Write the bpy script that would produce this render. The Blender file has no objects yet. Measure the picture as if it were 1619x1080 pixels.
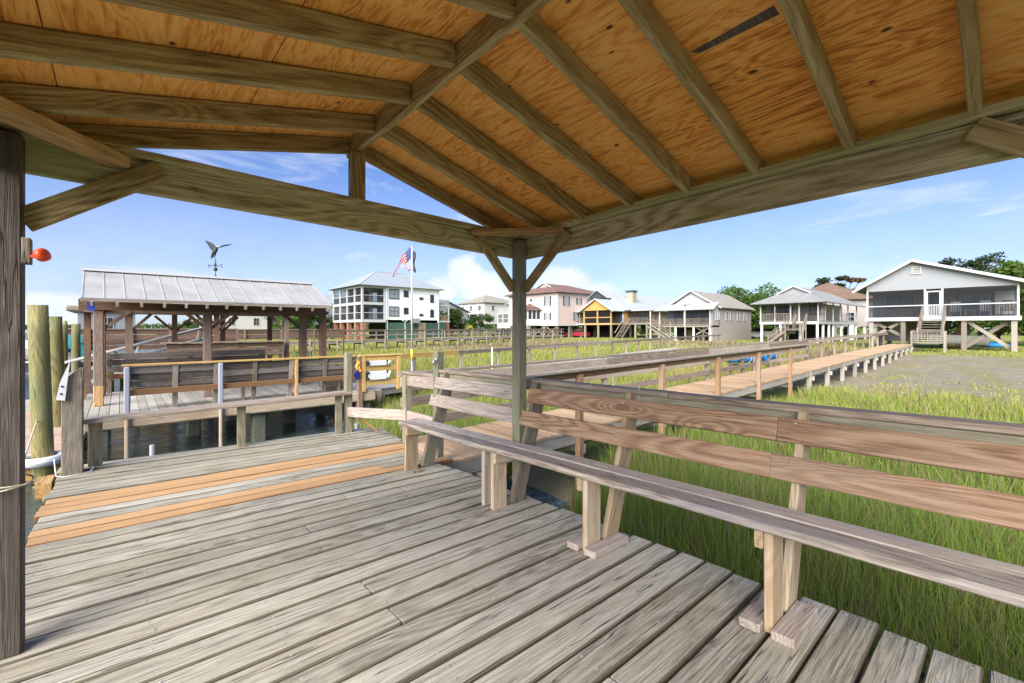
import bpy, bmesh, math, random
import numpy as np
from mathutils import Vector, Matrix, noise as mnoise
random.seed(7); rng = np.random.default_rng(7)
R = math.radians
scene = bpy.context.scene
COL = scene.collection

# ---------------------------------------------------------------- camera
CAM_H = 1.25
YAW = R(41.5)                      # heading: degrees from the +Y axis towards +X
cam = bpy.data.cameras.new('camera'); cam.sensor_width = 36; cam.lens = 36*700/1619
cam.shift_y = -21/1619; cam.clip_start = .05; cam.clip_end = 6000
camo = bpy.data.objects.new('camera', cam); COL.objects.link(camo)
camo.location = (0, 0, CAM_H); camo.rotation_euler = (R(90), 0, -YAW)
scene.camera = camo
FW = (math.sin(YAW), math.cos(YAW))
RT = (math.cos(YAW), -math.sin(YAW))

# ---------------------------------------------------------------- world, sun, exposure
SUN_EL, SUN_AZ = 34, 245           # azimuth: degrees clockwise from +Y, where the sun stands
EXPO = 1.95
scene.view_settings.view_transform = 'Standard'; scene.view_settings.look = 'None'
scene.view_settings.exposure = EXPO; scene.view_settings.gamma = 1
scene.view_settings.use_curve_mapping = False
scene.cycles.max_bounces = 8; scene.cycles.diffuse_bounces = 5; scene.cycles.transparent_max_bounces = 12
scene.cycles.use_denoising = True
scene.cycles.caustics_reflective = False; scene.cycles.caustics_refractive = False

def N(nt, t, **kw):
    n = nt.nodes.new(t)
    for k, v in kw.items(): setattr(n, k, v)
    return n
def setin(n, name, v):
    if hasattr(v, 'is_output'): n.id_data.links.new(v, n.inputs[name])
    else: n.inputs[name].default_value = v
def math_(nt, op, a, b=0., c=0., clamp=False):
    n = N(nt, 'ShaderNodeMath', operation=op, use_clamp=clamp)
    for i, v in enumerate((a, b, c)):
        if i < len(n.inputs): setin(n, i, v)
    return n.outputs[0]
def vmath(nt, op, a, b=(0, 0, 0)):
    n = N(nt, 'ShaderNodeVectorMath', operation=op); setin(n, 0, a); setin(n, 1, b)
    return n.outputs['Value'] if op in ('LENGTH', 'DISTANCE', 'DOT_PRODUCT') else n.outputs[0]
def noise_(nt, vec, scale=1., detail=4., rough=.55, dist=0.):
    n = N(nt, 'ShaderNodeTexNoise'); setin(n, 'Vector', vec)
    n.inputs['Scale'].default_value = scale; n.inputs['Detail'].default_value = detail
    n.inputs['Roughness'].default_value = rough; n.inputs['Distortion'].default_value = dist
    return n.outputs['Fac']
def ramp_(nt, fac, stops, interp='LINEAR'):
    n = N(nt, 'ShaderNodeValToRGB'); setin(n, 'Fac', fac); cr = n.color_ramp; cr.interpolation = interp
    while len(cr.elements) < len(stops): cr.elements.new(.5)
    for e, (p, c) in zip(cr.elements, stops):
        e.position = p; e.color = (c if len(c) == 4 else (*c, 1)) if not isinstance(c, (int, float)) else (c, c, c, 1)
    return n.outputs[0]
def mix_(nt, fac, a, b, blend='MIX'):
    n = N(nt, 'ShaderNodeMix', data_type='RGBA', blend_type=blend)
    setin(n, 0, fac)
    for i, v in ((6, a), (7, b)):
        if hasattr(v, 'is_output'): nt.links.new(v, n.inputs[i])
        else: n.inputs[i].default_value = (*v, 1) if len(v) == 3 else v
    return n.outputs[2]
def mrange(nt, v, a, b, c=0., d=1., smooth=True):
    n = N(nt, 'ShaderNodeMapRange'); n.interpolation_type = 'SMOOTHSTEP' if smooth else 'LINEAR'; n.clamp = True
    setin(n, 'Value', v)
    for k, x in (('From Min', a), ('From Max', b), ('To Min', c), ('To Max', d)): n.inputs[k].default_value = x
    return n.outputs[0]
def scale_vec(nt, v, s):
    return vmath(nt, 'MULTIPLY', v, s)

def pixdir(px, py):                # unit direction of a sky feature measured on the photograph
    u, v = (px-809.5)/700, (519-py)/700
    d = Vector((FW[0]+RT[0]*u, FW[1]+RT[1]*u, v)); d.normalize(); return d

world = bpy.data.worlds.new('World'); scene.world = world; world.use_nodes = True
wt = world.node_tree; wt.nodes.clear()
sky = N(wt, 'ShaderNodeTexSky', sky_type='NISHITA'); sky.sun_disc = False
sky.sun_elevation = R(SUN_EL); sky.sun_rotation = R(SUN_AZ); sky.air_density = 1.0; sky.dust_density = .6; sky.ozone_density = 1.6
wtc = N(wt, 'ShaderNodeTexCoord').outputs['Generated']
nz = noise_(wt, scale_vec(wt, wtc, (1, 1, 1.7)), 9, 9, .58, .2)
cl = None
# cumulus heads low over the horizon: (x, y, radius in px, vertical squash)
for px, py, rad, sq in ((735, 440, 40, 1.0), (700, 462, 46, 1.3), (760, 462, 60, 1.4), (800, 480, 70, 1.8), (890, 448, 58, 1.5), (930, 475, 80, 2.0), (640, 465, 60, 1.6),
                        (70, 500, 60, 1.7), (120, 505, 50, 2.0), (20, 500, 60, 1.8), (1350, 432, 55, 2.6), (1180, 470, 70, 3.)):
    c = pixdir(px, py)
    dv = vmath(wt, 'SUBTRACT', wtc, tuple(c)); dv = scale_vec(wt, dv, (1, 1, sq))
    ln = vmath(wt, 'LENGTH', dv)
    ln = math_(wt, 'ADD', ln, math_(wt, 'MULTIPLY', math_(wt, 'SUBTRACT', nz, .5), .11))
    m = mrange(wt, ln, rad/700, rad/700*.45)
    if px in (1350, 1180, 640): m = math_(wt, 'MULTIPLY', m, .45)
    cl = m if cl is None else math_(wt, 'MAXIMUM', cl, m)
wisp = noise_(wt, scale_vec(wt, wtc, (2.2, 2.2, 9)), 1.6, 7, .6, .6)
wisp = math_(wt, 'MULTIPLY', mrange(wt, wisp, .46, .76), .7)
sz = N(wt, 'ShaderNodeSeparateXYZ'); setin(sz, 0, wtc)
cl = math_(wt, 'MAXIMUM', cl, wisp)
low = mrange(wt, sz.outputs[2], .42, -.02, 0., .52)
cl = math_(wt, 'MAXIMUM', cl, low)
shade = mix_(wt, noise_(wt, wtc, 14, 5), (3.5, 4.0, 4.8), (5.4, 5.55, 5.8))
skyb = mix_(wt, 1., sky.outputs[0], (.40, .55, .88), 'MULTIPLY')
skyc = mix_(wt, cl, skyb, shade)
bg = N(wt, 'ShaderNodeBackground'); setin(bg, 0, skyc); bg.inputs[1].default_value = .055
wo = N(wt, 'ShaderNodeOutputWorld'); wt.links.new(bg.outputs[0], wo.inputs[0])

sl = bpy.data.lights.new('sun', 'SUN'); sl.energy = 2.7; sl.angle = R(55); sl.color = (1, .95, .87)
so = bpy.data.objects.new('sun', sl); COL.objects.link(so)
sd = Vector((math.sin(R(SUN_AZ))*math.cos(R(SUN_EL)), math.cos(R(SUN_AZ))*math.cos(R(SUN_EL)), math.sin(R(SUN_EL))))
so.rotation_euler = (-sd).to_track_quat('-Z', 'Y').to_euler(); so.location = (0, 0, 40)

# ---------------------------------------------------------------- materials
MATS = {}
def newmat(name):
    m = bpy.data.materials.new(name); m.use_nodes = True; nt = m.node_tree; nt.nodes.clear()
    o = N(nt, 'ShaderNodeOutputMaterial'); b = N(nt, 'ShaderNodeBsdfPrincipled'); nt.links.new(b.outputs[0], o.inputs[0])
    MATS[name] = m
    return m, nt, b, o
def bump_(nt, b, h, strength=.3, dist=.01):
    n = N(nt, 'ShaderNodeBump'); n.inputs['Strength'].default_value = strength; n.inputs['Distance'].default_value = dist
    setin(n, 'Height', h); nt.links.new(n.outputs[0], b.inputs['Normal'])
def attr(nt, name): return N(nt, 'ShaderNodeAttribute', attribute_name=name)

def wood(name, dark, mid, light, vary=.5, ring=.25, knots=.5, crack=.5, stain=None, stain_amt=0., stain_sc=1.3, rough=.75, con=.29, pits=0., edge=None, bump=.5):
    m, nt, b, o = newmat(name)
    gc = attr(nt, 'gc').outputs['Vector']; rnd = attr(nt, 'rnd').outputs['Fac']
    fine = noise_(nt, scale_vec(nt, gc, (6.5, 130, 130)), 1, 5, .7, .15)
    med = noise_(nt, scale_vec(nt, gc, (2.6, 30, 30)), 1, 4, .6, .3)
    fld = noise_(nt, scale_vec(nt, gc, (.5, 4.6, 4.6)), 1, 1.5, .4, .15)
    # knots bend the rings round themselves
    vor = N(nt, 'ShaderNodeTexVoronoi', feature='F1'); setin(vor, 'Vector', scale_vec(nt, gc, (1.5, 4.5, 4.5))); vor.inputs['Scale'].default_value = 1.
    vd = math_(nt, 'ADD', vor.outputs['Distance'], math_(nt, 'MULTIPLY', math_(nt, 'SUBTRACT', fine, .5), .06))
    sep = N(nt, 'ShaderNodeSeparateColor'); setin(sep, 0, vor.outputs['Color'])
    on = math_(nt, 'LESS_THAN', sep.outputs[0], knots)
    kbend = math_(nt, 'MULTIPLY', mrange(nt, vd, .38, .05), on)
    fld = math_(nt, 'ADD', fld, math_(nt, 'MULTIPLY', kbend, .14))
    rings = math_(nt, 'SINE', math_(nt, 'MULTIPLY', fld, 120))
    f = math_(nt, 'MULTIPLY_ADD', rings, ring*.15, math_(nt, 'MULTIPLY_ADD', fine, .90, math_(nt, 'MULTIPLY', med, .20)))
    f = math_(nt, 'ADD', f, math_(nt, 'MULTIPLY', math_(nt, 'SUBTRACT', rnd, .5), vary))
    f = math_(nt, 'SUBTRACT', f, .06)
    colr = ramp_(nt, f, [(.47-con, dark), (.47, mid), (.47+con*1.05, light)])
    if stain:
        s = mrange(nt, noise_(nt, scale_vec(nt, gc, (.6, 2.4, 2.4)), stain_sc, 5, .6), .46, .70, 0, stain_amt)
        colr = mix_(nt, s, colr, stain)
    kn = math_(nt, 'MULTIPLY', mrange(nt, vd, .115, .07), on)
    colr = mix_(nt, math_(nt, 'MULTIPLY', kn, .75), colr, tuple(c*.42 for c in mid))
    # hair cracks: thin contour lines of a stretched noise, broken up along the board
    def hair(sc, w, seed):
        n_ = noise_(nt, vmath(nt, 'ADD', scale_vec(nt, gc, sc), (seed, seed, 0)), 1, 3, .55, .25)
        return mrange(nt, math_(nt, 'ABSOLUTE', math_(nt, 'SUBTRACT', n_, .5)), 0, w, 1, 0, False)
    grain = hair((1.3, 46, 46), .055, 3.)
    colr = mix_(nt, math_(nt, 'MULTIPLY', grain, .22), colr, tuple(c*.5 for c in mid))
    brk = mrange(nt, noise_(nt, scale_vec(nt, gc, (1.6, 9, 9)), 1, 3, .6), .46, .60)
    crm = math_(nt, 'MULTIPLY', math_(nt, 'MULTIPLY', hair((.7, 17, 17), .016, 11.), brk), crack)
    colr = mix_(nt, crm, colr, tuple(c*.20 for c in mid))
    if edge:                         # board sides and chamfers darkened: shade of the gaps painted into the colour
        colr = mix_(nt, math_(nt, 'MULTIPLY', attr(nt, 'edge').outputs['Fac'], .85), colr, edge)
    if pits:                         # small checks and splinters
        pn = noise_(nt, scale_vec(nt, gc, (7, 48, 48)), 1, 2, .5, .8); pa = noise_(nt, scale_vec(nt, gc, (1.3, 5, 5)), 1, 2, .5)
        pm = math_(nt, 'MULTIPLY', math_(nt, 'MULTIPLY', mrange(nt, pn, .66, .74), mrange(nt, pa, .48, .62)), pits)
        colr = mix_(nt, pm, colr, tuple(c*.2 for c in mid))
    nt.links.new(colr, b.inputs['Base Color']); b.inputs['Roughness'].default_value = rough
    b.inputs['Specular IOR Level'].default_value = .25
    h = math_(nt, 'SUBTRACT', math_(nt, 'MULTIPLY_ADD', fine, .6, math_(nt, 'MULTIPLY', rings, .08)), math_(nt, 'MULTIPLY_ADD', crm, .9, math_(nt, 'MULTIPLY', grain, .25)))
    bump_(nt, b, h, bump, .006)
    return m
def plain(name, col, rough=.6, metal=0., var=.15, sc=6., bump=0., spec=.4, coat=0., bsc=None):
    m, nt, b, o = newmat(name)
    tc = attr(nt, 'gc').outputs['Vector']; rnd = attr(nt, 'rnd').outputs['Fac']
    n = noise_(nt, tc, sc, 6, .6)
    k = math_(nt, 'MULTIPLY_ADD', n, var*2, math_(nt, 'MULTIPLY_ADD', rnd, var, 1-var*1.5))
    h = N(nt, 'ShaderNodeHueSaturation'); h.inputs['Color'].default_value = (*col, 1); setin(h, 'Value', k)
    nt.links.new(h.outputs[0], b.inputs['Base Color'])
    b.inputs['Roughness'].default_value = rough; b.inputs['Metallic'].default_value = metal; b.inputs['Specular IOR Level'].default_value = spec
    b.inputs['Coat Weight'].default_value = coat
    if bump: bump_(nt, b, noise_(nt, tc, bsc or sc*3, 5, .6), bump, .02)
    return m
def siding(name, col, pitch=.18, rough=.6, vert=False, depth=.6):
    m, nt, b, o = newmat(name)
    gc = attr(nt, 'gc').outputs['Vector']; s = N(nt, 'ShaderNodeSeparateXYZ'); setin(s, 0, gc)
    c = math_(nt, 'ADD', s.outputs[0], s.outputs[1]) if vert else s.outputs[2]
    fr = math_(nt, 'FRACT', math_(nt, 'DIVIDE', c, pitch))
    n = noise_(nt, scale_vec(nt, gc, (1, 1, 4)), 3, 5, .6)
    k = math_(nt, 'MULTIPLY_ADD', n, .22, .89)
    h = N(nt, 'ShaderNodeHueSaturation'); h.inputs['Color'].default_value = (*col, 1); setin(h, 'Value', k)
    edge = mrange(nt, fr, .0, .10, 1, 0)
    nt.links.new(mix_(nt, math_(nt, 'MULTIPLY', edge, depth), h.outputs[0], tuple(x*.45 for x in col)), b.inputs['Base Color'])
    b.inputs['Roughness'].default_value = rough; bump_(nt, b, fr, .5, .02)
    return m
def shingle(name, a, bcol, rough=.85):
    m, nt, b, o = newmat(name)
    gc = attr(nt, 'gc').outputs['Vector']
    br = N(nt, 'ShaderNodeTexBrick'); setin(br, 'Vector', gc); br.inputs['Scale'].default_value = 1
    br.inputs['Color1'].default_value = (*a, 1); br.inputs['Color2'].default_value = (*bcol, 1); br.inputs['Mortar'].default_value = (*[x*.6 for x in a], 1)
    br.inputs['Brick Width'].default_value = .33; br.inputs['Row Height'].default_value = .16; br.inputs['Mortar Size'].default_value = .012
    n = noise_(nt, gc, 1.2, 6, .65)
    nt.links.new(mix_(nt, mrange(nt, n, .35, .7, 0, .5), br.outputs[0], tuple(x*.7 for x in a)), b.inputs['Base Color'])
    b.inputs['Roughness'].default_value = rough; bump_(nt, b, br.outputs['Fac'], .3, .02)
    return m
def glassy(name, col, rough=.08):
    m, nt, b, o = newmat(name)
    b.inputs['Base Color'].default_value = (*col, 1); b.inputs['Roughness'].default_value = rough; b.inputs['Specular IOR Level'].default_value = .6
    gc = attr(nt, 'gc').outputs['Vector']; bump_(nt, b, noise_(nt, gc, .8, 2), .06, .05)
    return m
def screenmat(name, col, alpha):
    m, nt, b, o = newmat(name)
    b.inputs['Base Color'].default_value = (*col, 1); b.inputs['Roughness'].default_value = .7
    t = N(nt, 'ShaderNodeBsdfTransparent'); mx = N(nt, 'ShaderNodeMixShader'); mx.inputs[0].default_value = alpha
    nt.links.new(t.outputs[0], mx.inputs[1]); nt.links.new(b.outputs[0], mx.inputs[2]); nt.links.new(mx.outputs[0], o.inputs[0])
    return m
def leafmat(name, c1, c2, c3=None, trans=.35, rough=.55):
    m, nt, b, o = newmat(name)
    rnd = attr(nt, 'rnd').outputs['Fac']
    gc = attr(nt, 'gc').outputs['Vector']
    st = [(.0, c1), (.6, c2)] + ([(1., c3)] if c3 else [(1., tuple(x*1.35 for x in c2))])
    f = math_(nt, 'MULTIPLY_ADD', noise_(nt, gc, .35, 3), .5, math_(nt, 'MULTIPLY_ADD', rnd, .8, -.15))
    colr = ramp_(nt, f, st)
    nt.links.new(colr, b.inputs['Base Color']); b.inputs['Roughness'].default_value = rough; b.inputs['Specular IOR Level'].default_value = .25
    t = N(nt, 'ShaderNodeBsdfTranslucent'); nt.links.new(colr, t.inputs[0])
    mx = N(nt, 'ShaderNodeMixShader'); mx.inputs[0].default_value = trans
    nt.links.new(b.outputs[0], mx.inputs[1]); nt.links.new(t.outputs[0], mx.inputs[2]); nt.links.new(mx.outputs[0], o.inputs[0])
    return m

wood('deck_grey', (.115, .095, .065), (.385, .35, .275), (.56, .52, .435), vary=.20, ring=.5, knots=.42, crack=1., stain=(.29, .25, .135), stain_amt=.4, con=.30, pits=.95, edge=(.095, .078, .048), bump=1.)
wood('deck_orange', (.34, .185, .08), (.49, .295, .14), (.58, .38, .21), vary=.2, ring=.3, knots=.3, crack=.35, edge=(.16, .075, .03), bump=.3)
wood('walk_orange', (.34, .22, .12), (.47, .32, .19), (.57, .40, .25), vary=.5, ring=.25, knots=.35, crack=.4, bump=.3)
wood('beam_olive', (.24, .175, .085), (.57, .485, .285), (.74, .66, .44), vary=.25, ring=.7, knots=.5, crack=.8, con=.25, stain=(.33, .38, .13), stain_amt=.8, bump=.5)
wood('rafter_olive', (.13, .08, .03), (.39, .30, .13), (.60, .51, .28), vary=.2, ring=.6, knots=.4, crack=.5, con=.25, stain=(.30, .165, .06), stain_amt=.6, bump=.5)
wood('tie_orange', (.24, .14, .055), (.46, .28, .12), (.60, .39, .18), vary=.2, ring=.9, knots=.6, crack=.4, bump=.4)
wood('post_grey', (.085, .068, .05), (.20, .165, .125), (.33, .285, .225), vary=.3, ring=.4, knots=.4, crack=.9, stain=(.13, .14, .085), stain_amt=.5, bump=.8)
wood('post_dark', (.04, .03, .023), (.085, .067, .053), (.155, .128, .105), vary=.2, ring=.5, knots=.4, crack=.9, stain=(.075, .065, .045), stain_amt=.5, bump=.8)
wood('post_green', (.11, .095, .06), (.25, .22, .15), (.37, .34, .25), vary=.2, ring=.5, knots=.4, crack=.7, stain=(.19, .22, .13), stain_amt=.6, bump=.6)
wood('bench_brown', (.13, .07, .035), (.315, .19, .115), (.45, .315, .21), vary=.2, ring=.8, knots=.5, crack=.6, con=.27, stain=(.33, .25, .18), stain_amt=.5, bump=.5)
wood('bench_pale', (.19, .15, .12), (.38, .315, .265), (.53, .46, .40), vary=.25, ring=.6, knots=.4, crack=.8, stain=(.30, .22, .18), stain_amt=.5, bump=.6)
wood('seat_worn', (.19, .15, .115), (.43, .36, .29), (.60, .525, .44), vary=.2, ring=.5, knots=.35, crack=.9, con=.22, pits=.6, stain=(.26, .26, .29), stain_amt=.6, bump=.6)
wood('leg_tan', (.24, .17, .10), (.42, .32, .21), (.56, .46, .34), vary=.3, ring=.6, knots=.35, crack=.5, stain=(.36, .20, .085), stain_amt=.5, bump=.4)
wood('cap_brown', (.14, .095, .065), (.29, .215, .155), (.45, .38, .30), vary=.25, ring=.5, knots=.3, crack=.8, stain=(.22, .22, .22), stain_amt=.5, bump=.6)
wood('rail_grey', (.13, .10, .075), (.30, .245, .195), (.45, .39, .32), vary=.4, ring=.5, knots=.35, crack=.6, stain=(.21, .14, .09), stain_amt=.5, bump=.4)
wood('rail_brown', (.17, .085, .04), (.32, .19, .105), (.42, .29, .19), vary=.4, ring=.4, knots=.3, crack=.4, bump=.4)
wood('old_dark', (.05, .042, .035), (.125, .105, .09), (.24, .21, .19), vary=.5, ring=.4, knots=.3, crack=.7, stain=(.11, .075, .05), stain_amt=.5, bump=.5)
wood('post_rust', (.085, .05, .035), (.185, .12, .088), (.29, .215, .17), vary=.4, ring=.4, knots=.3, crack=.5, stain=(.30, .145, .05), stain_amt=.55, bump=.4)
wood('yellow_pine', (.38, .21, .06), (.53, .335, .11), (.62, .43, .19), vary=.2, ring=.4, knots=.3, crack=.1, bump=.2)
wood('log_tan', (.24, .17, .11), (.44, .345, .24), (.55, .46, .35), vary=.3, ring=.5, knots=.6, crack=.5, stain=(.30, .14, .06), stain_amt=.5, bump=.4)
wood('pile_green', (.075, .06, .025), (.21, .175, .065), (.32, .285, .13), vary=.2, ring=.5, knots=.4, crack=.8, con=.22, stain=(.16, .225, .12), stain_amt=.7, pits=.6, bump=.7)
wood('pile_wet', (.05, .055, .045), (.125, .125, .095), (.22, .22, .17), vary=.3, ring=.2, knots=.2, crack=.4, stain=(.08, .105, .07), stain_amt=.7, bump=.5)
wood('nbr_deck', (.22, .20, .17), (.41, .385, .335), (.54, .52, .47), vary=.3, ring=.3, knots=.3, crack=.5, bump=.4)
wood('stringer_pale', (.19, .17, .135), (.36, .33, .27), (.46, .43, .37), vary=.3, ring=.3, knots=.3, crack=.5, stain=(.38, .36, .30), stain_amt=.5, bump=.4)
wood('float_deck', (.30, .21, .155), (.46, .335, .25), (.56, .43, .34), vary=.25, ring=.2, knots=.2, crack=.3, bump=.3)
wood('house_wood', (.12, .095, .075), (.24, .20, .165), (.35, .31, .265), vary=.5, ring=.3, knots=.2, crack=.4, bump=.3)
wood('bark', (.06, .05, .04), (.14, .115, .09), (.24, .2, .165), vary=.4, ring=.3, knots=.3, crack=.9, bump=.9)

def plywood():
    m, nt, b, o = newmat('plywood')
    gc = attr(nt, 'gc').outputs['Vector']; rnd = attr(nt, 'rnd').outputs['Fac']
    f1 = noise_(nt, scale_vec(nt, gc, (1.0, 4.6, 1)), 1, 4, .55, .6)
    rings = math_(nt, 'SINE', math_(nt, 'MULTIPLY', f1, 105))
    f2 = noise_(nt, scale_vec(nt, gc, (3.5, 44, 1)), 1, 6, .7, .5)
    f3 = noise_(nt, gc, 1.3, 4, .6)
    f = math_(nt, 'MULTIPLY_ADD', rings, .10, math_(nt, 'MULTIPLY_ADD', f2, .75, math_(nt, 'MULTIPLY', f3, .42)))
    f = math_(nt, 'ADD', f, math_(nt, 'MULTIPLY', math_(nt, 'SUBTRACT', rnd, .5), .10))
    c = ramp_(nt, f, [(.28, (.27, .085, .018)), (.42, (.70, .27, .05)), (.55, (.93, .43, .095)), (.80, (.97, .57, .18))])
    vor = N(nt, 'ShaderNodeTexVoronoi', feature='F1'); setin(vor, 'Vector', scale_vec(nt, gc, (4.6, 8.0, 1))); vor.inputs['Scale'].default_value = 1
    sep = N(nt, 'ShaderNodeSeparateColor'); setin(sep, 0, vor.outputs['Color'])
    vd = math_(nt, 'ADD', vor.outputs['Distance'], math_(nt, 'MULTIPLY', math_(nt, 'SUBTRACT', f2, .5), .16))
    k = math_(nt, 'MULTIPLY', mrange(nt, vd, .10, .05), math_(nt, 'LESS_THAN', sep.outputs[0], .7))
    c = mix_(nt, math_(nt, 'MULTIPLY', k, .92), c, (.045, .022, .01))
    st = mrange(nt, noise_(nt, gc, .9, 5, .65, .4), .54, .72, 0, .35)
    c = mix_(nt, st, c, (.55, .24, .06))
    nt.links.new(c, b.inputs['Base Color']); b.inputs['Roughness'].default_value = .6; b.inputs['Specular IOR Level'].default_value = .25
    bump_(nt, b, f2, .2, .004)
plywood()
plain('metal_white', (.42, .42, .415), .42, 0., .10, 1.6, .05)
def roof_rust():
    m, nt, b, o = newmat('metal_roof')
    gc = attr(nt, 'gc').outputs['Vector']
    n = noise_(nt, scale_vec(nt, gc, (1, 1, 3)), 1.4, 7, .65)
    c = ramp_(nt, n, [(.3, (.31, .30, .28)), (.55, (.40, .39, .37)), (.8, (.47, .455, .435))])
    d = vmath(nt, 'DISTANCE', scale_vec(nt, gc, (1, 1.0, .8)), (1.85, 12.75, 1.9))
    d = math_(nt, 'ADD', d, math_(nt, 'MULTIPLY', math_(nt, 'SUBTRACT', noise_(nt, gc, 5, 5), .5), .5))
    c = mix_(nt, mrange(nt, d, .55, .1, 0, .75), c, (.42, .25, .10))
    nt.links.new(c, b.inputs['Base Color']); b.inputs['Roughness'].default_value = .5; b.inputs['Metallic'].default_value = .15
roof_rust()
plain('galv', (.42, .43, .43), .45, .6, .15, 20)
plain('nail', (.55, .54, .5), .4, .5, .3, 40)
plain('white_plastic', (.62, .62, .62), .35, 0, .05, 6)
plain('pvc_grey', (.36, .37, .42), .35, 0, .08, 6)
plain('white_paint', (.47, .47, .468), .5, 0, .08, 3)
plain('black_metal', (.025, .03, .032), .5, .3, .2, 12)
plain('verdigris', (.03, .037, .034), .55, .4, .35, 18)
plain('orange_plastic', (.78, .085, .025), .35, 0, .06, 8, coat=.2)
plain('rope', (.58, .50, .38), .8, 0, .2, 60, .4)
plain('yellow_rope', (.42, .34, .16), .8, 0, .2, 60, .4)
plain('turquoise', (.02, .22, .26), .5, 0, .12, 6)
plain('teal_green', (.05, .30, .23), .5, 0, .12, 6)
plain('blue_tarp', (.025, .27, .70), .45, 0, .15, 7, .6, bsc=9)
plain('navy', (.015, .02, .14), .6, 0, .15, 7)
plain('blue_tag', (.03, .07, .38), .5, 0, .1, 7)
plain('orange_cloth', (.75, .33, .06), .7, 0, .15, 9)
plain('flag_red', (.36, .02, .035), .7, 0, .2, 9)
plain('flag_white', (.42, .41, .40), .7, 0, .1, 9)
plain('flag_blue', (.03, .05, .22), .7, 0, .2, 9)
plain('flag_dark', (.03, .035, .055), .7, 0, .3, 14)
plain('yellow_paint', (.80, .55, .06), .5, 0, .1, 9)
plain('car_red', (.30, .02, .035), .25, 0, .05, 3, coat=.6)
plain('car_dark', (.025, .03, .04), .25, 0, .05, 3, coat=.6)
plain('car_white', (.78, .78, .78), .25, 0, .05, 3, coat=.6)
plain('tyre', (.02, .02, .02), .8, 0, .1, 9)
plain('chrome', (.6, .6, .62), .25, .9, .05, 9)
plain('interior_grey', (.24, .245, .27), .8, 0, .2, 1.2)
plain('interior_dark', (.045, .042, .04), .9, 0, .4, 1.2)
plain('concrete', (.48, .46, .43), .85, 0, .2, 3, .3)
plain('brick', (.27, .125, .085), .85, 0, .3, 9, .5)
plain('skin', (.55, .29, .2), .55, 0, .08, 9)
plain('shorts', (.08, .09, .12), .8, 0, .15, 9)
plain('hair', (.05, .035, .025), .8, 0, .2, 20)
plain('curtain', (.60, .62, .64), .85, 0, .1, 6)
plain('green_board', (.035, .085, .06), .7, 0, .5, .5)
plain('chimney', (.34, .295, .21), .7, 0, .12, 3)
plain('shutter', (.05, .055, .065), .6, 0, .1, 3)
plain('dry_leaf', (.20, .125, .065), .8, 0, .4, 60, .5)
plain('dropping', (.80, .80, .76), .7, 0, .1, 40)
plain('red_umbrella', (.60, .20, .16), .8, 0, .15, 5)
glassy('glass', (.02, .027, .035)); glassy('glass_blue', (.07, .12, .20))
glassy('glass_pale', (.22, .26, .28), .15)
screenmat('screen', (.010, .011, .014), .34)
screenmat('screen_light', (.10, .10, .105), .45)
siding('siding_white', (.28, .29, .305)); siding('siding_white2', (.80, .81, .82), .2, depth=.25)
siding('siding_pink', (.58, .455, .415), .2, depth=.3); siding('siding_grey', (.45, .45, .46), .2); siding('siding_taupe', (.38, .335, .315), .2)
siding('siding_yellow', (.50, .29, .085), .2); siding('siding_pale', (.55, .53, .48), .2, depth=.3); siding('siding_teal', (.55, .68, .70), .2, depth=.3)
siding('metal_seam', (.33, .365, .38), .45, .4, vert=True, depth=.35)
siding('metal_seam_grey', (.40, .43, .42), .45, .4, vert=True, depth=.35)
shingle('shingle_grey', (.24, .245, .235), (.33, .33, .31)); shingle('shingle_tan', (.27, .25, .205), (.36, .335, .28))
shingle('shingle_brown', (.17, .095, .07), (.23, .14, .11)); shingle('shingle_rust', (.17, .095, .06), (.22, .155, .12)); shingle('shingle_dark', (.14, .145, .155), (.2, .2, .21))
leafmat('leaf_dark', (.022, .048, .012), (.075, .13, .028), (.14, .20, .05))
leafmat('leaf_mid', (.035, .075, .015), (.10, .18, .035), (.19, .27, .065))
leafmat('leaf_bright', (.045, .09, .015), (.13, .21, .04), (.24, .31, .08))
leafmat('leaf_pine', (.015, .028, .012), (.04, .065, .02), (.075, .10, .035))
leafmat('leaf_brown', (.07, .035, .015), (.15, .08, .04), (.2, .13, .07))
leafmat('palm_yellow', (.17, .19, .02), (.38, .36, .05), (.55, .48, .09))

def grassmat(name, stops):
    m, nt, b, o = newmat(name)
    rnd = attr(nt, 'rnd').outputs['Fac']; colr = ramp_(nt, rnd, stops)
    nt.links.new(colr, b.inputs['Base Color']); b.inputs['Roughness'].default_value = .5; b.inputs['Specular IOR Level'].default_value = .3
    t = N(nt, 'ShaderNodeBsdfTranslucent'); nt.links.new(colr, t.inputs[0])
    mx = N(nt, 'ShaderNodeMixShader'); mx.inputs[0].default_value = .35
    nt.links.new(b.outputs[0], mx.inputs[1]); nt.links.new(t.outputs[0], mx.inputs[2]); nt.links.new(mx.outputs[0], o.inputs[0])
grassmat('marsh_grass', [(0, (.16, .12, .06)), (.12, (.38, .30, .16)), (.2, (.14, .25, .03)), (.45, (.25, .37, .05)), (.68, (.335, .355, .07)), (.86, (.40, .355, .095)), (1, (.46, .38, .16))])
grassmat('dry_reed', [(0, (.16, .11, .07)), (.5, (.30, .22, .15)), (.85, (.42, .33, .24)), (1, (.30, .28, .10))])

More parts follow.
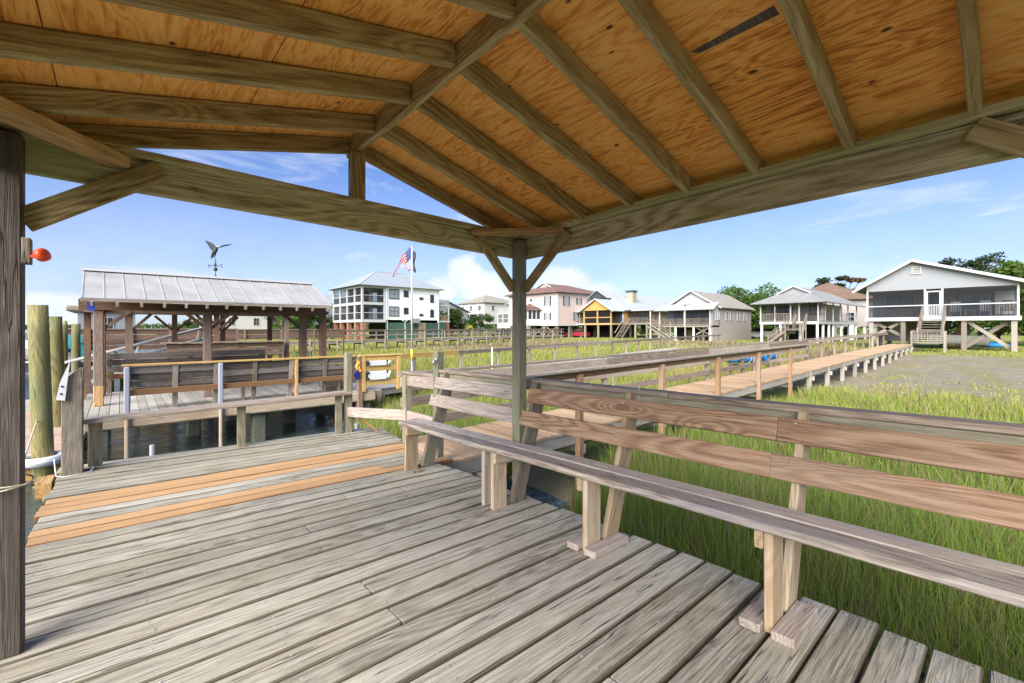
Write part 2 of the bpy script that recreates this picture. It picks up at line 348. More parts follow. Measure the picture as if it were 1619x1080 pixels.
def groundmat():
    m, nt, b, o = newmat('ground')
    P = N(nt, 'ShaderNodeNewGeometry').outputs['Position']
    mud = attr(nt, 'mud').outputs['Fac']
    n1 = noise_(nt, P, .25, 6, .6); n2 = noise_(nt, P, 2.2, 6, .65); n3 = noise_(nt, P, 14, 4, .6)
    g = ramp_(nt, math_(nt, 'MULTIPLY_ADD', n2, .5, math_(nt, 'MULTIPLY', n1, .5)), [(.3, (.12, .15, .035)), (.5, (.22, .24, .055)), (.66, (.33, .29, .10)), (.8, (.20, .15, .08))])
    mu = ramp_(nt, math_(nt, 'MULTIPLY_ADD', n3, .45, math_(nt, 'MULTIPLY', n2, .55)), [(.3, (.12, .10, .07)), (.5, (.25, .215, .155)), (.7, (.34, .30, .225))])
    mu = mix_(nt, mrange(nt, noise_(nt, scale_vec(nt, P, (.35, 1.0, 1)), .8, 7, .7), .45, .62, 0, .85), mu, (.215, .20, .085))
    nt.links.new(mix_(nt, mrange(nt, math_(nt, 'ADD', mud, math_(nt, 'MULTIPLY', math_(nt, 'SUBTRACT', n2, .5), .6)), .35, .65), g, mu), b.inputs['Base Color'])
    b.inputs['Roughness'].default_value = .8; b.inputs['Specular IOR Level'].default_value = .2
    bump_(nt, b, math_(nt, 'MULTIPLY_ADD', n3, .5, n2), .7, .05)
groundmat()
def watermat():
    m, nt, b, o = newmat('water')
    P = N(nt, 'ShaderNodeNewGeometry').outputs['Position']
    b.inputs['Base Color'].default_value = (.045, .065, .055, 1); b.inputs['Roughness'].default_value = .06; b.inputs['IOR'].default_value = 1.33
    b.inputs['Specular IOR Level'].default_value = .5
    h = math_(nt, 'MULTIPLY_ADD', noise_(nt, scale_vec(nt, P, (1.0, 2.6, 1)), 2.6, 4, .55, .6), .7, math_(nt, 'MULTIPLY', noise_(nt, scale_vec(nt, P, (1, 1.7, 1)), .8, 3, .5), 1.0))
    bump_(nt, b, h, .55, .09)
watermat()

# ---------------------------------------------------------------- mesh helpers
SAG = [0.]                          # the old dock has settled: it falls away slightly with distance
SETTLE = 25/700
def settle(on): SAG[0] = SETTLE if on else 0.
class MB:
    def __init__(s): s.v = []; s.f = []; s.g = []; s.r = []; s.e = []
    def put(s, verts, faces, gcs, rnd=None, edge=None):
        n = len(s.v); rnd = random.random() if rnd is None else rnd
        k = SAG[0]
        for p in verts: s.v.append((p[0], p[1], p[2]-k*(FW[0]*p[0]+FW[1]*p[1])))
        s.f += [tuple(i+n for i in f) for f in faces]; s.e += edge or [0.]*len(faces)
        s.g += [tuple(g) for g in gcs]; s.r += [rnd]*len(verts)
        return s
    def board(s, p0, p1, w, t, up=(0, 0, 1), ch=.004, seg=1, wob=0., rnd=None, twist=0.):
        """a length of lumber from p0 to p1 (centre line); w across, t along up"""
        p0 = Vector(p0); p1 = Vector(p1); ax = p1-p0; L = ax.length; ax.normalize()
        up = Vector(up); up = (up-ax*up.dot(ax)).normalized(); sd = ax.cross(up)
        ch = min(ch, .3*min(w, t)); hw, ht = w/2, t/2
        prof = [(-hw+ch, -ht), (hw-ch, -ht), (hw, -ht+ch), (hw, ht-ch), (hw-ch, ht), (-hw+ch, ht), (-hw, ht-ch), (-hw, -ht+ch)]
        off = Vector((random.uniform(0, 60), random.uniform(0, 40), random.uniform(0, 40)))
        V = []; G = []; sx = random.uniform(0, 99)
        ks = [0.]+[i/seg for i in range(1, seg)]+[1.]
        rings = [(ks[0], .0)]+[(k, 1) for k in ks]+[(ks[-1], 0.)] if ch > .0015 else [(k, 1) for k in ks]
        last = len(rings)-1
        for i, (k, full) in enumerate(rings):
            q = k*L
            if ch > .0015:
                if i == 1: q = ch
                if i == last-1: q = L-ch
            sc = 1. if full else 1-ch/max(hw, ht)*.9
            wx = wob*mnoise.noise((q*1.1, sx, 0)) if wob else 0; wz = wob*mnoise.noise((q*1.1, sx, 7)) if wob else 0
            c = p0+ax*q+sd*wx+up*wz
            for a, b in prof:
                V.append(c+sd*(a*sc)+up*(b*sc)); G.append((off.x+q, off.y+a, off.z+b))
        F = []; E = []
        m = len(rings)
        for i in range(m-1):
            for j in range(8):
                j2 = (j+1) % 8
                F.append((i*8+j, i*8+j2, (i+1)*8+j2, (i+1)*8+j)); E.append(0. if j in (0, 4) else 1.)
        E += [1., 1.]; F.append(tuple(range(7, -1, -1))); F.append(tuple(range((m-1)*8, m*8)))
        return s.put(V, F, G, rnd, E)
    def box(s, x0, x1, y0, y1, z0, z1, ch=0., rnd=None):
        d = (x1-x0, y1-y0, z1-z0); a = max(range(3), key=lambda i: d[i])
        cx, cy, cz = (x0+x1)/2, (y0+y1)/2, (z0+z1)/2
        if a == 0: return s.board((x0, cy, cz), (x1, cy, cz), d[1], d[2], ch=ch, rnd=rnd)
        if a == 1: return s.board((cx, y0, cz), (cx, y1, cz), d[0], d[2], ch=ch, rnd=rnd)
        return s.board((cx, cy, z0), (cx, cy, z1), d[1], d[0], up=(1, 0, 0), ch=ch, rnd=rnd)
    def wbox(s, x0, x1, y0, y1, z0, z1, rnd=None):   # box whose pattern follows the world axes (siding, masonry)
        V = [(x, y, z) for z in (z0, z1) for y in (y0, y1) for x in (x0, x1)]
        F = [(0, 2, 3, 1), (4, 5, 7, 6), (0, 1, 5, 4), (2, 6, 7, 3), (0, 4, 6, 2), (1, 3, 7, 5)]
        return s.put(V, F, V, rnd)
    def poly(s, pts, thick=None, gc=None, rnd=None):
        pts = [Vector(p) for p in pts]; n = len(pts)
        g = gc or pts
        if thick is None: return s.put(pts, [tuple(range(n))], g, rnd)
        t = Vector(thick); V = pts+[p+t for p in pts]
        F = [tuple(range(n-1, -1, -1)), tuple(range(n, 2*n))]+[(i, (i+1) % n, n+(i+1) % n, n+i) for i in range(n)]
        return s.put(V, F, list(g)+list(g), rnd)
    def roof(s, pts, th=.08, rnd=None):               # sloped slab; pattern u along the first edge, v up the slope
        pts = [Vector(p) for p in pts]; u = (pts[1]-pts[0]).normalized(); nrm = u.cross(pts[2]-pts[0]).normalized(); v = nrm.cross(u)
        if nrm.z < 0: nrm = -nrm
        g = [((p-pts[0]).dot(u)+5, (p-pts[0]).dot(v)+7, 0) for p in pts]
        return s.poly(pts, nrm*th, g, rnd)
    def tube(s, pts, r, n=8, caps=True, rnd=None):
        pts = [Vector(p) for p in pts]; rs = r if isinstance(r, (list, tuple)) else [r]*len(pts)
        V = []; G = []; F = []; q = 0; off = random.uniform(0, 50)
        prev = None
        for i, p in enumerate(pts):
            d = (pts[min(i+1, len(pts)-1)]-pts[max(i-1, 0)]).normalized()
            a = Vector((1, 0, 0)) if prev is None else prev
            if abs(a.dot(d)) > .95: a = Vector((0, 1, 0))
            a = (a-d*a.dot(d)).normalized(); prev = a; b = d.cross(a)
            if i: q += (p-pts[i-1]).length
            for j in range(n):
                t = 2*math.pi*j/n; o = a*(math.cos(t)*rs[i])+b*(math.sin(t)*rs[i])
                V.append(p+o); G.append((off+q, off+math.cos(t)*rs[i], math.sin(t)*rs[i]))
        for i in range(len(pts)-1):
            for j in range(n):
                j2 = (j+1) % n; F.append((i*n+j, i*n+j2, (i+1)*n+j2, (i+1)*n+j))
        if caps: F += [tuple(range(n-1, -1, -1)), tuple(range((len(pts)-1)*n, len(pts)*n))]
        return s.put(V, F, G, rnd)
    def ball(s, c, rx, ry=None, rz=None, nu=12, nv=8, rnd=None):
        ry = rx if ry is None else ry; rz = rx if rz is None else rz
        V = []; F = []
        for i in range(nv+1):
            ph = math.pi*i/nv
            for j in range(nu):
                th = 2*math.pi*j/nu; V.append((c[0]+rx*math.sin(ph)*math.cos(th), c[1]+ry*math.sin(ph)*math.sin(th), c[2]+rz*math.cos(ph)))
        for i in range(nv):
            for j in range(nu):
                j2 = (j+1) % nu; F.append((i*nu+j, (i+1)*nu+j, (i+1)*nu+j2, i*nu+j2))
        return s.put(V, F, V, rnd)
    def grid(s, fn, nu, nv, rnd=None):
        V = [fn(i/nu, j/nv) for j in range(nv+1) for i in range(nu+1)]
        F = [(j*(nu+1)+i, j*(nu+1)+i+1, (j+1)*(nu+1)+i+1, (j+1)*(nu+1)+i) for j in range(nv) for i in range(nu)]
        return s.put(V, F, V, rnd)
    def build(s, name, mat, parent=None, smooth=False, label=None, kind=None):
        me = bpy.data.meshes.new(name); o = Vector((0, 0, 0))
        root = parent
        while root is not None:
            o += root.location; root = root.parent
        me.from_pydata([(x-o.x, y-o.y, z-o.z) for x, y, z in s.v], [], s.f)
        a = me.attributes.new('gc', 'FLOAT_VECTOR', 'POINT'); a.data.foreach_set('vector', np.array(s.g, dtype=np.float32).ravel())
        a = me.attributes.new('rnd', 'FLOAT', 'POINT'); a.data.foreach_set('value', np.array(s.r, dtype=np.float32))
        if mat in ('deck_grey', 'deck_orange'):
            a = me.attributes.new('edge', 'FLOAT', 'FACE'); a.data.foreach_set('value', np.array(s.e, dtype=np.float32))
        me.materials.append(MATS[mat])
        if smooth: me.polygons.foreach_set('use_smooth', [True]*len(me.polygons))
        me.update()
        ob = bpy.data.objects.new(name, me); COL.objects.link(ob)
        if parent: ob.parent = parent
        if label: ob['label'] = label
        if kind: ob['kind'] = kind
        return ob
def thing(name, label, cat, loc, group=None):
    o = bpy.data.objects.new(name, None); COL.objects.link(o); o.location = loc; o.empty_display_size = .2
    o['label'] = label; o['category'] = cat
    if group: o['group'] = group
    return o
def tag(o, label, cat, group=None):
    o['label'] = label; o['category'] = cat
    if group: o['group'] = group
    return o
def rel(o, loc):                     # move a one-mesh thing's origin to its base
    loc = Vector(loc); o.data.transform(Matrix.Translation(-loc)); o.location = loc; return o
def copy_thing(root, dx, label=None):
    c = root.copy(); COL.objects.link(c); c.location = root.location+Vector(dx)
    if label: c['label'] = label
    for ch in list(root.children):
        d = ch.copy(); COL.objects.link(d); d.parent = c
        for g in list(ch.children):
            e = g.copy(); COL.objects.link(e); e.parent = d
    return c
def one(name, mat, fn, parent=None, **kw):
    m = MB(); fn(m); return m.build(name, mat, parent, **kw)

WATER_Z = -1.28
def smooth01(t): t = max(0, min(1, t)); return t*t*(3-2*t)
def bankx(y):
    b = 2.55+.35*math.sin(y*.7)+.25*math.sin(y*1.9+1)+2.1*math.exp(-((y-5.3)/1.7)**2)
    if y > 7: b += smooth01((y-7)/3)*.9
    if y > 16: b += smooth01((y-16)/10)*1.2
    return b
def ground_z(x, y):
    """lie of the land: creek bed, marsh, mud flat, house lots"""
    bank = bankx(y)
    z = -1.9+smooth01((x-bank+1.5)/3.4)*.86
    z += smooth01((x-bank-1)/8)*.16
    z += smooth01((x-26)/22)*.42
    z += .05*mnoise.noise((x*.5, y*.5, 3))+.03*mnoise.noise((x*1.7, y*1.7, 9))
    return z

# ---------------------------------------------------------------- ground, water
xs = np.unique(np.concatenate([np.linspace(-60, 0, 16), np.linspace(0, 14, 57), np.linspace(14, 60, 70), np.geomspace(60, 2600, 22)]))
ys = np.unique(np.concatenate([-np.geomspace(12, 2600, 16), np.linspace(-12, 20, 97), np.linspace(20, 100, 70), np.geomspace(100, 2600, 20)]))
nx, ny = len(xs), len(ys)
gv = [(float(x), float(y), ground_z(x, y) if x > -60 else -2.5) for y in ys for x in xs]
gf = [(j*nx+i, j*nx+i+1, (j+1)*nx+i+1, (j+1)*nx+i) for j in range(ny-1) for i in range(nx-1)]
me = bpy.data.meshes.new('ground'); me.from_pydata(gv, [], gf)
def mudfac(x, y):
    m = smooth01((x-16)/4)*smooth01((44-x)/6)*smooth01((9-y)/3)*smooth01((y+9)/7)
    m = max(m, .8*smooth01((bankx(y)+2.2-x)/1.6))
    if 6.5 < y < 18: m = max(m, smooth01((7.0-x)/2.0))
    return m
a = me.attributes.new('mud', 'FLOAT', 'POINT'); a.data.foreach_set('value', np.array([mudfac(x, y) for x, y, z in gv], dtype=np.float32))
me.materials.append(MATS['ground']); me.polygons.foreach_set('use_smooth', [True]*len(me.polygons)); me.update()
go = bpy.data.objects.new('ground', me); COL.objects.link(go); go['kind'] = 'structure'
wb = MB(); wb.poly([(-2600, -2600, WATER_Z), (30, -2600, WATER_Z), (30, 2600, WATER_Z), (-2600, 2600, WATER_Z)])
wo_ = wb.build('water', 'water'); wo_['kind'] = 'structure'

# ================================================================ OUR DOCK (settled frame)
settle(True)
PITCH, Y0 = .1585, .067
dock = thing('dock', 'weathered grey plank dock with a few fresh orange boards under the open pavilion', 'dock', (1, 3, -.2))
m = MB(); mo = MB(); nb = MB()
def deck_right(y): return 2.52 if y < 4.1 else 2.52+.36*smooth01((y-4.05)/2.2)
nail_xs = [-.36, .1, .52, .95, 1.38, 1.82, 2.26]
for i in range(-13, 40):
    yc = Y0+PITCH*(i+.5); w = PITCH-.012-random.random()*.005
    x0 = -.45+random.uniform(-.018, .018); x1 = deck_right(yc)+random.uniform(-.022, .022)
    if i == 25: x1 = 2.72
    dz = random.uniform(-.004, .003)
    orange = i in (25, 26, 29, 30, 31)
    def bd(a, b, orange_):
        (mo if orange_ else m).board((a, yc, -.019+dz), (b, yc, -.019+dz), w, .038, ch=.006 if not orange_ else .004, seg=9, wob=.0055)
    if i == 26: bd(x0, 1.98, True); bd(1.985, x1, False)
    elif orange: bd(x0, x1, True)
    elif random.random() < .3 and i < 24:
        xb = random.choice([.95, 1.38, 1.82]); bd(x0, xb-.002, False); bd(xb+.002, x1, False)
    else: bd(x0, x1, False)
    for xn in nail_xs+[x1-.045]:
        for s_ in (-.042, .04):
            cx, cy = xn+random.uniform(-.012, .012), yc+s_+random.uniform(-.008, .008); r = random.uniform(.005, .0085)
            nb.put([(cx+r*math.cos(t), cy+r*math.sin(t), dz+.0012) for t in [k*math.pi/3 for k in range(6)]]+[(cx, cy, dz+.0028)], [(k, (k+1) % 6, 6) for k in range(6)], [(cx, cy, k) for k in range(7)])
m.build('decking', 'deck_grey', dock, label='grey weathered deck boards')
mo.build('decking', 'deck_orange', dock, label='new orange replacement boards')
nb.build('nail', 'nail', dock, kind='stuff')
jb = MB()
for x in (-.36, .52, 1.38, 2.3):
    jb.board((x, -2.0, -.13), (x, 6.36, -.13), .045, .18)
jb.board((-.42, -2, -.13), (-.42, 6.36, -.13), .04, .18)
jb.board((-.44, 6.34, -.135), (2.78, 6.34, -.135), .04, .18)
jb.build('joist', 'old_dark', dock)
for x, y in ((-.25, 3.4), (-.25, 6.0), (2.28, 3.4), (2.3, 6.0), (-.25, .5), (2.28, .2)):
    one('pile', 'pile_wet', lambda b: b.tube([(x, y, -2.2), (x, y, -.05)], .11, 12), dock, smooth=True)

# ---- pavilion over the dock
pav = thing('pavilion', 'open timber pavilion with plywood ceiling and olive rafters overhead', 'pavilion', (1.1, 1.2, 0))
SLOPE = .255
def raf_z(x): return 2.125+SLOPE*(2.5-x) if x > 1.12 else 2.125+SLOPE*(x+.26)
YB, YF = -1.25, 2.90
one('post', 'post_green', lambda b: b.board((2.465, 2.695, 0), (2.465, 2.695, 2.10), .088, .088, up=(0, 1, 0), ch=.006), pav)
one('post', 'post_dark', lambda b: b.board((-.345, 2.695, 0), (-.345, 2.695, 2.10), .095, .095, up=(0, 1, 0), ch=.006), pav, label='dark weathered post at the left edge')
one('post', 'post_green', lambda b: b.board((2.465, -.45, 0), (2.465, -.45, 2.10), .088, .088, up=(0, 1, 0)), pav)
one('post', 'post_grey', lambda b: b.board((-.345, -.45, 0), (-.345, -.45, 2.10), .095, .095, up=(0, 1, 0)), pav)
def beam(p0, p1, w, t, mat='beam_olive', name='beam', **kw): return one(name, mat, lambda b: b.board(p0, p1, w, t, ch=.005, seg=8, wob=.006, **kw), pav)
beam((-.45, 2.762, 2.050), (2.56, 2.762, 2.040), .04, .155)
beam((2.532, YB, 2.036), (2.532, 2.74, 2.036), .04, .165)
beam((-.412, YB, 2.036), (-.412, 2.74, 2.036), .04, .165)
beam((-.45, 2.745, 2.14), (2.56, 2.745, 2.14), .09, .038, name='top_plate')
beam((2.510, YB, 2.14), (2.510, 2.698, 2.14), .09, .038, name='top_plate')
beam((-.39, YB, 2.14), (-.39, 2.698, 2.14), .09, .038, name='top_plate')
one('king_post', 'rafter_olive', lambda b: b.board((1.12, 2.745, 2.16), (1.12, 2.745, 2.455), .085, .07, up=(0, 1, 0)), pav)
beam((1.12, YB, 2.535), (1.12, YF-.02, 2.535), .04, .15, name='ridge_beam', mat='rafter_olive')
for y in (2.815, 2.44, 2.03, 1.635, 1.255, .885, .485, .095, -.3, -.7, -1.1):
    for sx in (0, 1):
        xa, xb = (1.142, 2.80) if sx else (1.098, -.68)
        yy = y+(0 if sx else random.uniform(-.015, .01))
        za, zb = raf_z(xa)+.047, raf_z(xb)+.047
        one('rafter', 'rafter_olive', lambda b: b.board((xa, yy, za), (xb, yy, zb), .040, .092, ch=.005, seg=5, wob=.004), pav)
# plywood sheets, eight feet long, with open joints
TH = .012
def sheet(x0, x1, y0, y1):
    b = MB(); z0, z1 = raf_z(x0)+.0985, raf_z(x1)+.0985
    g0 = (random.uniform(0, 40), random.uniform(0, 40))
    P = [(x0, y0, z0), (x1, y0, z1), (x1, y1, z1), (x0, y1, z0)]
    G = [(g0[0]+p[1], g0[1]+p[0], 0) for p in P]
    b.poly(P, (0, 0, TH), G)
    return b
m = MB()
def addsheet(x0, x1, y0, y1):
    z0, z1 = raf_z(x0)+.0985, raf_z(x1)+.0985; g = (random.uniform(0, 40), random.uniform(0, 40))
    P = [(x0, y0, z0), (x1, y0, z1), (x1, y1, z1), (x0, y1, z0)]
    m.poly(P, (0, 0, TH), [(g[0]+p[1], g[1]+p[0], 0) for p in P])
for ra, rb, breaks in ((1.125, 1.78, (YB, -.30, 1.255, 2.44, YF)), (1.784, 2.42, (YB, .095, .885, YF)), (2.424, 2.80, (YB, .485, 2.03, YF)),
                       (1.115, .47, (YB, -.3, 2.03, YF)), (.466, -.18, (YB, .485, 2.44, YF)), (-.184, -.68, (YB, .885, YF))):
    for y0, y1 in zip(breaks[:-1], breaks[1:]):
        addsheet(min(ra, rb), max(ra, rb), y0+.0015, y1-.0015)
m.build('ceiling_board', 'plywood', pav)
m = MB()
for sg in (1, -1):
    xr, xe = 1.12, (2.84 if sg > 0 else -.72)
    zr, ze = 2.125+SLOPE*1.38+.125, raf_z(xe)+.125
    m.roof([(xe, YB-.05, ze), (xe, YF+.06, ze), (xr, YF+.06, zr), (xr, YB-.05, zr)], .02)
m.build('roof', 'metal_white', pav)
# torn veneer strip in one sheet
one('ceiling_gap', 'old_dark', lambda b: b.poly([(1.70, .55, raf_z(1.70)+.0975), (1.745, .545, raf_z(1.745)+.0975), (1.74, .83, raf_z(1.74)+.0975), (1.715, .86, raf_z(1.715)+.0975)]), pav, label='dark torn strip in the plywood')
def brace(p0, p1, w=.088, t=.036, up=(0, 1, 0), mat='rafter_olive', name='brace', **kw): return one(name, mat, lambda b: b.board(p0, p1, w, t, up=up, ch=.004), pav, **kw)
brace((-.305, 2.722, 1.76), (.145, 2.722, 2.085), .095, .034, up=(0, 1, 0))
brace((2.42, 2.722, 1.70), (2.06, 2.722, 2.085), .075, .034)
brace((2.492, 2.655, 1.70), (2.492, 2.19, 2.085), .075, .034, up=(1, 0, 0))
brace((2.492, -.41, 1.70), (2.492, .10, 2.09), .088, .034, up=(1, 0, 0))
brace((2.0, 2.722, 2.098), (2.49, 2.23, 2.098), .088, .036, up=(0, 0, 1), mat='tie_orange', name='corner_tie')
brace((-.43, 2.26, 2.085), (.0, 2.72, 2.085), .10, .05, up=(0, 0, 1), mat='tie_orange', name='corner_tie')
# hook block, float and rope on the left post
blk = one('float_hook', 'post_grey', lambda b: b.board((-.285, 2.66, 1.575), (-.285, 2.66, 1.68), .028, .05, up=(0, 1, 0)), None)
tag(blk, 'small wooden hook block screwed to the left pavilion post', 'hook'); rel(blk, (-.285, 2.66, 1.5))
fl = one('float', 'orange_plastic', lambda b: (b.tube([(-.273, 2.645, 1.605), (-.245, 2.61, 1.607)], .007, 8), b.tube([(-.245, 2.612, 1.607), (-.242, 2.607, 1.608), (-.230, 2.594, 1.613), (-.226, 2.590, 1.614)], [.016, .026, .026, .016], 20)), None, smooth=True)
tag(fl, 'round orange plastic float on the left pavilion post', 'float'); rel(fl, (-.24, 2.6, 1.5))
pts = []
for k in range(60):
    t = 2*math.pi*k/26; pts.append((-.345+.06*math.cos(t)*(1.25 if abs(math.cos(t)) > .7 else 1.1), 2.695+.06*math.sin(t)*1.18, .66+.0006*k+.02*math.sin(t*.5)))
rp = one('rope', 'rope', lambda b: b.tube(pts, .0035, 6), None, smooth=True)
tag(rp, 'thin pale cord looped around the left pavilion post', 'rope'); rel(rp, (-.345, 2.695, .6))
# litter on the boards
for k, (x, y, lab) in enumerate(((2.30, 4.02, 'larger clump of dried brown leaves by the bench end'), (2.16, 3.83, 'smaller dried brown leaf lying on grey boards'))):
    b = MB()
    for q in range(9 if k == 0 else 5):
        a = random.uniform(0, 6.3); L = random.uniform(.03, .07); c = Vector((x+random.gauss(0, .03), y+random.gauss(0, .02), .012)); d = Vector((math.cos(a), math.sin(a), random.uniform(-.1, .4))).normalized(); s_ = Vector((-d.y, d.x, 0))*L*.25
        b.poly([c-d*L*.5, c+s_, c+d*L*.5+Vector((0, 0, .01)), c-s_], (0, 0, .003))
    o = b.build('dried_leaf', 'dry_leaf'); tag(o, lab, 'leaf'); rel(o, (x, y, -.19))
for x, y, r, lab in ((1.47, .595, .014, 'bright white dropping on the boards near the right bench leg'), (1.33, .60, .008, 'faint smaller white dropping on the boards')):
    b = MB(); n = 14; P = [(x+r*(1+.35*random.random())*math.cos(2*math.pi*k/n), y+r*(1+.35*random.random())*math.sin(2*math.pi*k/n), .004) for k in range(n)]
    b.poly(P, (0, 0, .003)); tag(b.build('bird_dropping', 'dropping'), lab, 'dropping')

# ---- long bench along the marsh side
bench = thing('bench', 'long built-in plank bench with slatted brown back along the marsh side', 'bench', (2.3, 1.5, 0))
YE = -1.2
def bpart(name, mat, *bs, **kw):
    b = MB()
    for a in bs: b.board(*a[0], **a[1])
    return b.build(name, mat, bench, **kw)
B = lambda *a, **k: (a, k)
bpart('seat', 'seat_worn', B((2.12, YE, .465), (2.12, 4.02, .465), .14, .038, ch=.008, seg=20, wob=.008))
bpart('seat', 'seat_worn', B((2.268, YE, .465), (2.268, 4.10, .465), .14, .038, ch=.008, seg=20, wob=.008))
tl = (-.28, 0, .96)                     # the back leans outward
def backb(x, z, ya, yb, mat, **kw): return bpart('back_board', mat, B((x, ya, z+.0075*(ya-2.1)), (x, yb, z+.0075*(yb-2.1)), .122, .036, up=(-.96, 0, .28), ch=.005, seg=10, wob=.005, rnd=.45+.12*random.random()), **kw)
for (ya, yb, mat) in ((2.742, 4.10, 'bench_pale'), (.80, 2.648, 'bench_brown'), (YE, .799, 'bench_brown')):
    backb(2.535, .822, ya, yb, mat)
for (ya, yb, mat) in ((2.742, 4.06, 'bench_pale'), (.805, 2.72, 'bench_brown'), (YE, .804, 'bench_brown')):
    backb(2.455, .648, ya, yb, mat)
bpart('cap_rail', 'cap_brown', B((2.665, 1.45, .924), (2.665, 4.15, .952), .135, .034, ch=.006, seg=10, wob=.006), B((2.665, YE, .896), (2.665, 1.446, .924), .135, .034, ch=.006, seg=10, wob=.006))
bpart('top_rail', 'post_green', B((2.625, YE, .852), (2.625, 4.13, .905), .036, .056, ch=.004, seg=10, wob=.004))
def bback(y, x0=2.335, z0=0., w=.135): # leaning back support, broad side across the bench
    b = MB(); b.board((x0, y, z0), (x0+.285, y, .885+.012*y), w, .036, up=(0, 1, 0)); return b.build('back_support', 'post_grey' if y > 2 else 'leg_tan', bench)
for y, mat in ((3.96, 'leg_tan'), (2.60, 'leg_tan'), (1.71, 'leg_tan'), (.70, 'leg_tan'), (-.45, 'leg_tan')):
    bpart('leg', mat, B((2.165, y, 0), (2.165, y, .446), .036, .135, up=(1, 0, 0)))
    bback(y, 2.34)
    if y == 2.60: bpart('leg', 'bench_pale', B((2.145, y+.115, 0), (2.145, y+.115, .446), .036, .09, up=(1, 0, 0)))
    s_ = -1 if y > 2 else 1
    bpart('bearer', 'leg_tan', B((2.09, y+s_*.037, .40), (2.40, y+s_*.037, .40), .036, .088))
    if y < 2.5:
        bpart('cleat', 'bench_pale', B((2.06, y-.065, .02), (2.40, y-.065, .02), .088, .038))
        bpart('cleat', 'bench_pale', B((2.06, y+.065, .02), (2.38, y+.065, .02), .088, .038))
for y in (3.96, 1.71, .70):
    for x, z in ((2.437, .612), (2.417, .680), (2.518, .79), (2.498, .858)):
        one('screw', 'nail', lambda b: b.ball((x, y+random.uniform(-.01, .01), z), .0055, nu=8, nv=5), bench, smooth=True)
one('cap_pin', 'white_plastic', lambda b: b.tube([(2.61, 1.66, .86), (2.605, 1.66, .975)], .003, 6), bench)

# ---- far end: plank seat between posts
def post(name, x, y, w, z1, mat, lab, slant=0., z0=-1.9):
    r = thing(name, lab, 'post', (x, y, -.2))
    return r
fs = thing('plank_bench', 'low grey plank bench along the far end of the dock', 'bench', (1.1, 6.25, -.22))
m = MB(); m.board((-.30, 6.16, .47), (2.42, 6.16, .565), .14, .04, ch=.007, seg=9, wob=.006); m.build('seat', 'rail_grey', fs)
m = MB(); m.board((-.27, 6.31, .47), (2.46, 6.31, .565), .14, .04, ch=.007, seg=9, wob=.006); m.build('seat', 'rail_grey', fs)
for x, w in ((1.10, .09), (-.19, .11), (2.27, .09)):
    one('leg', 'post_green', lambda b: b.board((x, 6.20, 0), (x, 6.20, .455+.033*(x+.3)), .036, w, up=(1, 0, 0)), fs)
dp = thing('mooring_post', 'thick grey post with slanted top and white rub plate at the dock corner', 'post', (-.34, 6.06, -.2))
m = MB(); m.board((-.345, 6.05, -1.9), (-.345, 6.05, .93), .15, .15, up=(0, 1, 0), ch=.008, seg=6, wob=.006)
n0 = len(m.v); settle(False); m.put([(-.42, 5.975, .745), (-.27, 5.975, .745), (-.27, 6.125, .745), (-.42, 6.125, .745), (-.30, 5.975, .86), (-.27, 5.975, .86), (-.27, 6.125, .86), (-.30, 6.125, .86)],
      [(0, 1, 5, 4), (1, 2, 6, 5), (2, 3, 7, 6), (3, 0, 4, 7), (4, 5, 6, 7)], [(5+z, y, x) for x, y, z in [(-.42, 5.975, .745), (-.27, 5.975, .745), (-.27, 6.125, .745), (-.42, 6.125, .745), (-.30, 5.975, .86), (-.27, 5.975, .86), (-.27, 6.125, .86), (-.30, 6.125, .86)]]); settle(True)
m.build('post', 'post_grey', dp)
m = MB(); m.poly([(-.452, 5.968, .725), (-.392, 5.968, .715), (-.358, 5.968, 1.09), (-.425, 5.968, .89)], (0, -.032, 0))
pl = m.build('rub_plate', 'white_plastic', dp)
for x, z in ((-.418, .78), (-.411, .85)): one('bolt', 'black_metal', lambda b: b.ball((x, 5.934, z), .010, nu=8, nv=5), pl)
one('side_block', 'tie_orange', lambda b: (b.board((-.50, 5.82, -.10), (-.50, 6.16, -.10), .06, .17), b.board((-.56, 5.92, -.10), (-.56, 6.2, -.10), .05, .15)), dp)
p = [(-.46, 6.0, .04), (-.45, 5.93, .012), (-.40, 5.88, .006), (-.30, 5.90, .006), (-.22, 5.96, .008), (-.20, 6.05, .02), (-.22, 6.11, .06)]
o = one('rope', 'white_plastic', lambda b: b.tube([(-.47, 6.02, .16)]+p, .0045, 6), None, smooth=True); tag(o, 'short white line around the foot of the mooring post', 'rope'); rel(o, (-.34, 6.0, -.2))
fp = one('dock_post', 'post_green', lambda b: b.board((2.42, 6.24, -1.6), (2.42, 6.24, 1.13), .095, .095, up=(0, 1, 0), ch=.012, seg=5, wob=.005))
tag(fp, 'grey square post at the right end of the plank seat', 'post'); rel(fp, (2.42, 6.24, -.22))
for x, y, h, r, lab in ((.27, 6.46, .10, .024, 'white pipe stub behind the far deck edge, left one'), (2.66, 6.52, .05, .028, 'short white stub behind the far deck edge near the right post')):
    o = one('pipe_stub', 'white_plastic', lambda b: b.tube([(x, y, -1.6), (x, y, h), (x, y, h+.008)], [r, r, r*.7], 12), None, smooth=False); tag(o, lab, 'pipe'); rel(o, (x, y, -.3))
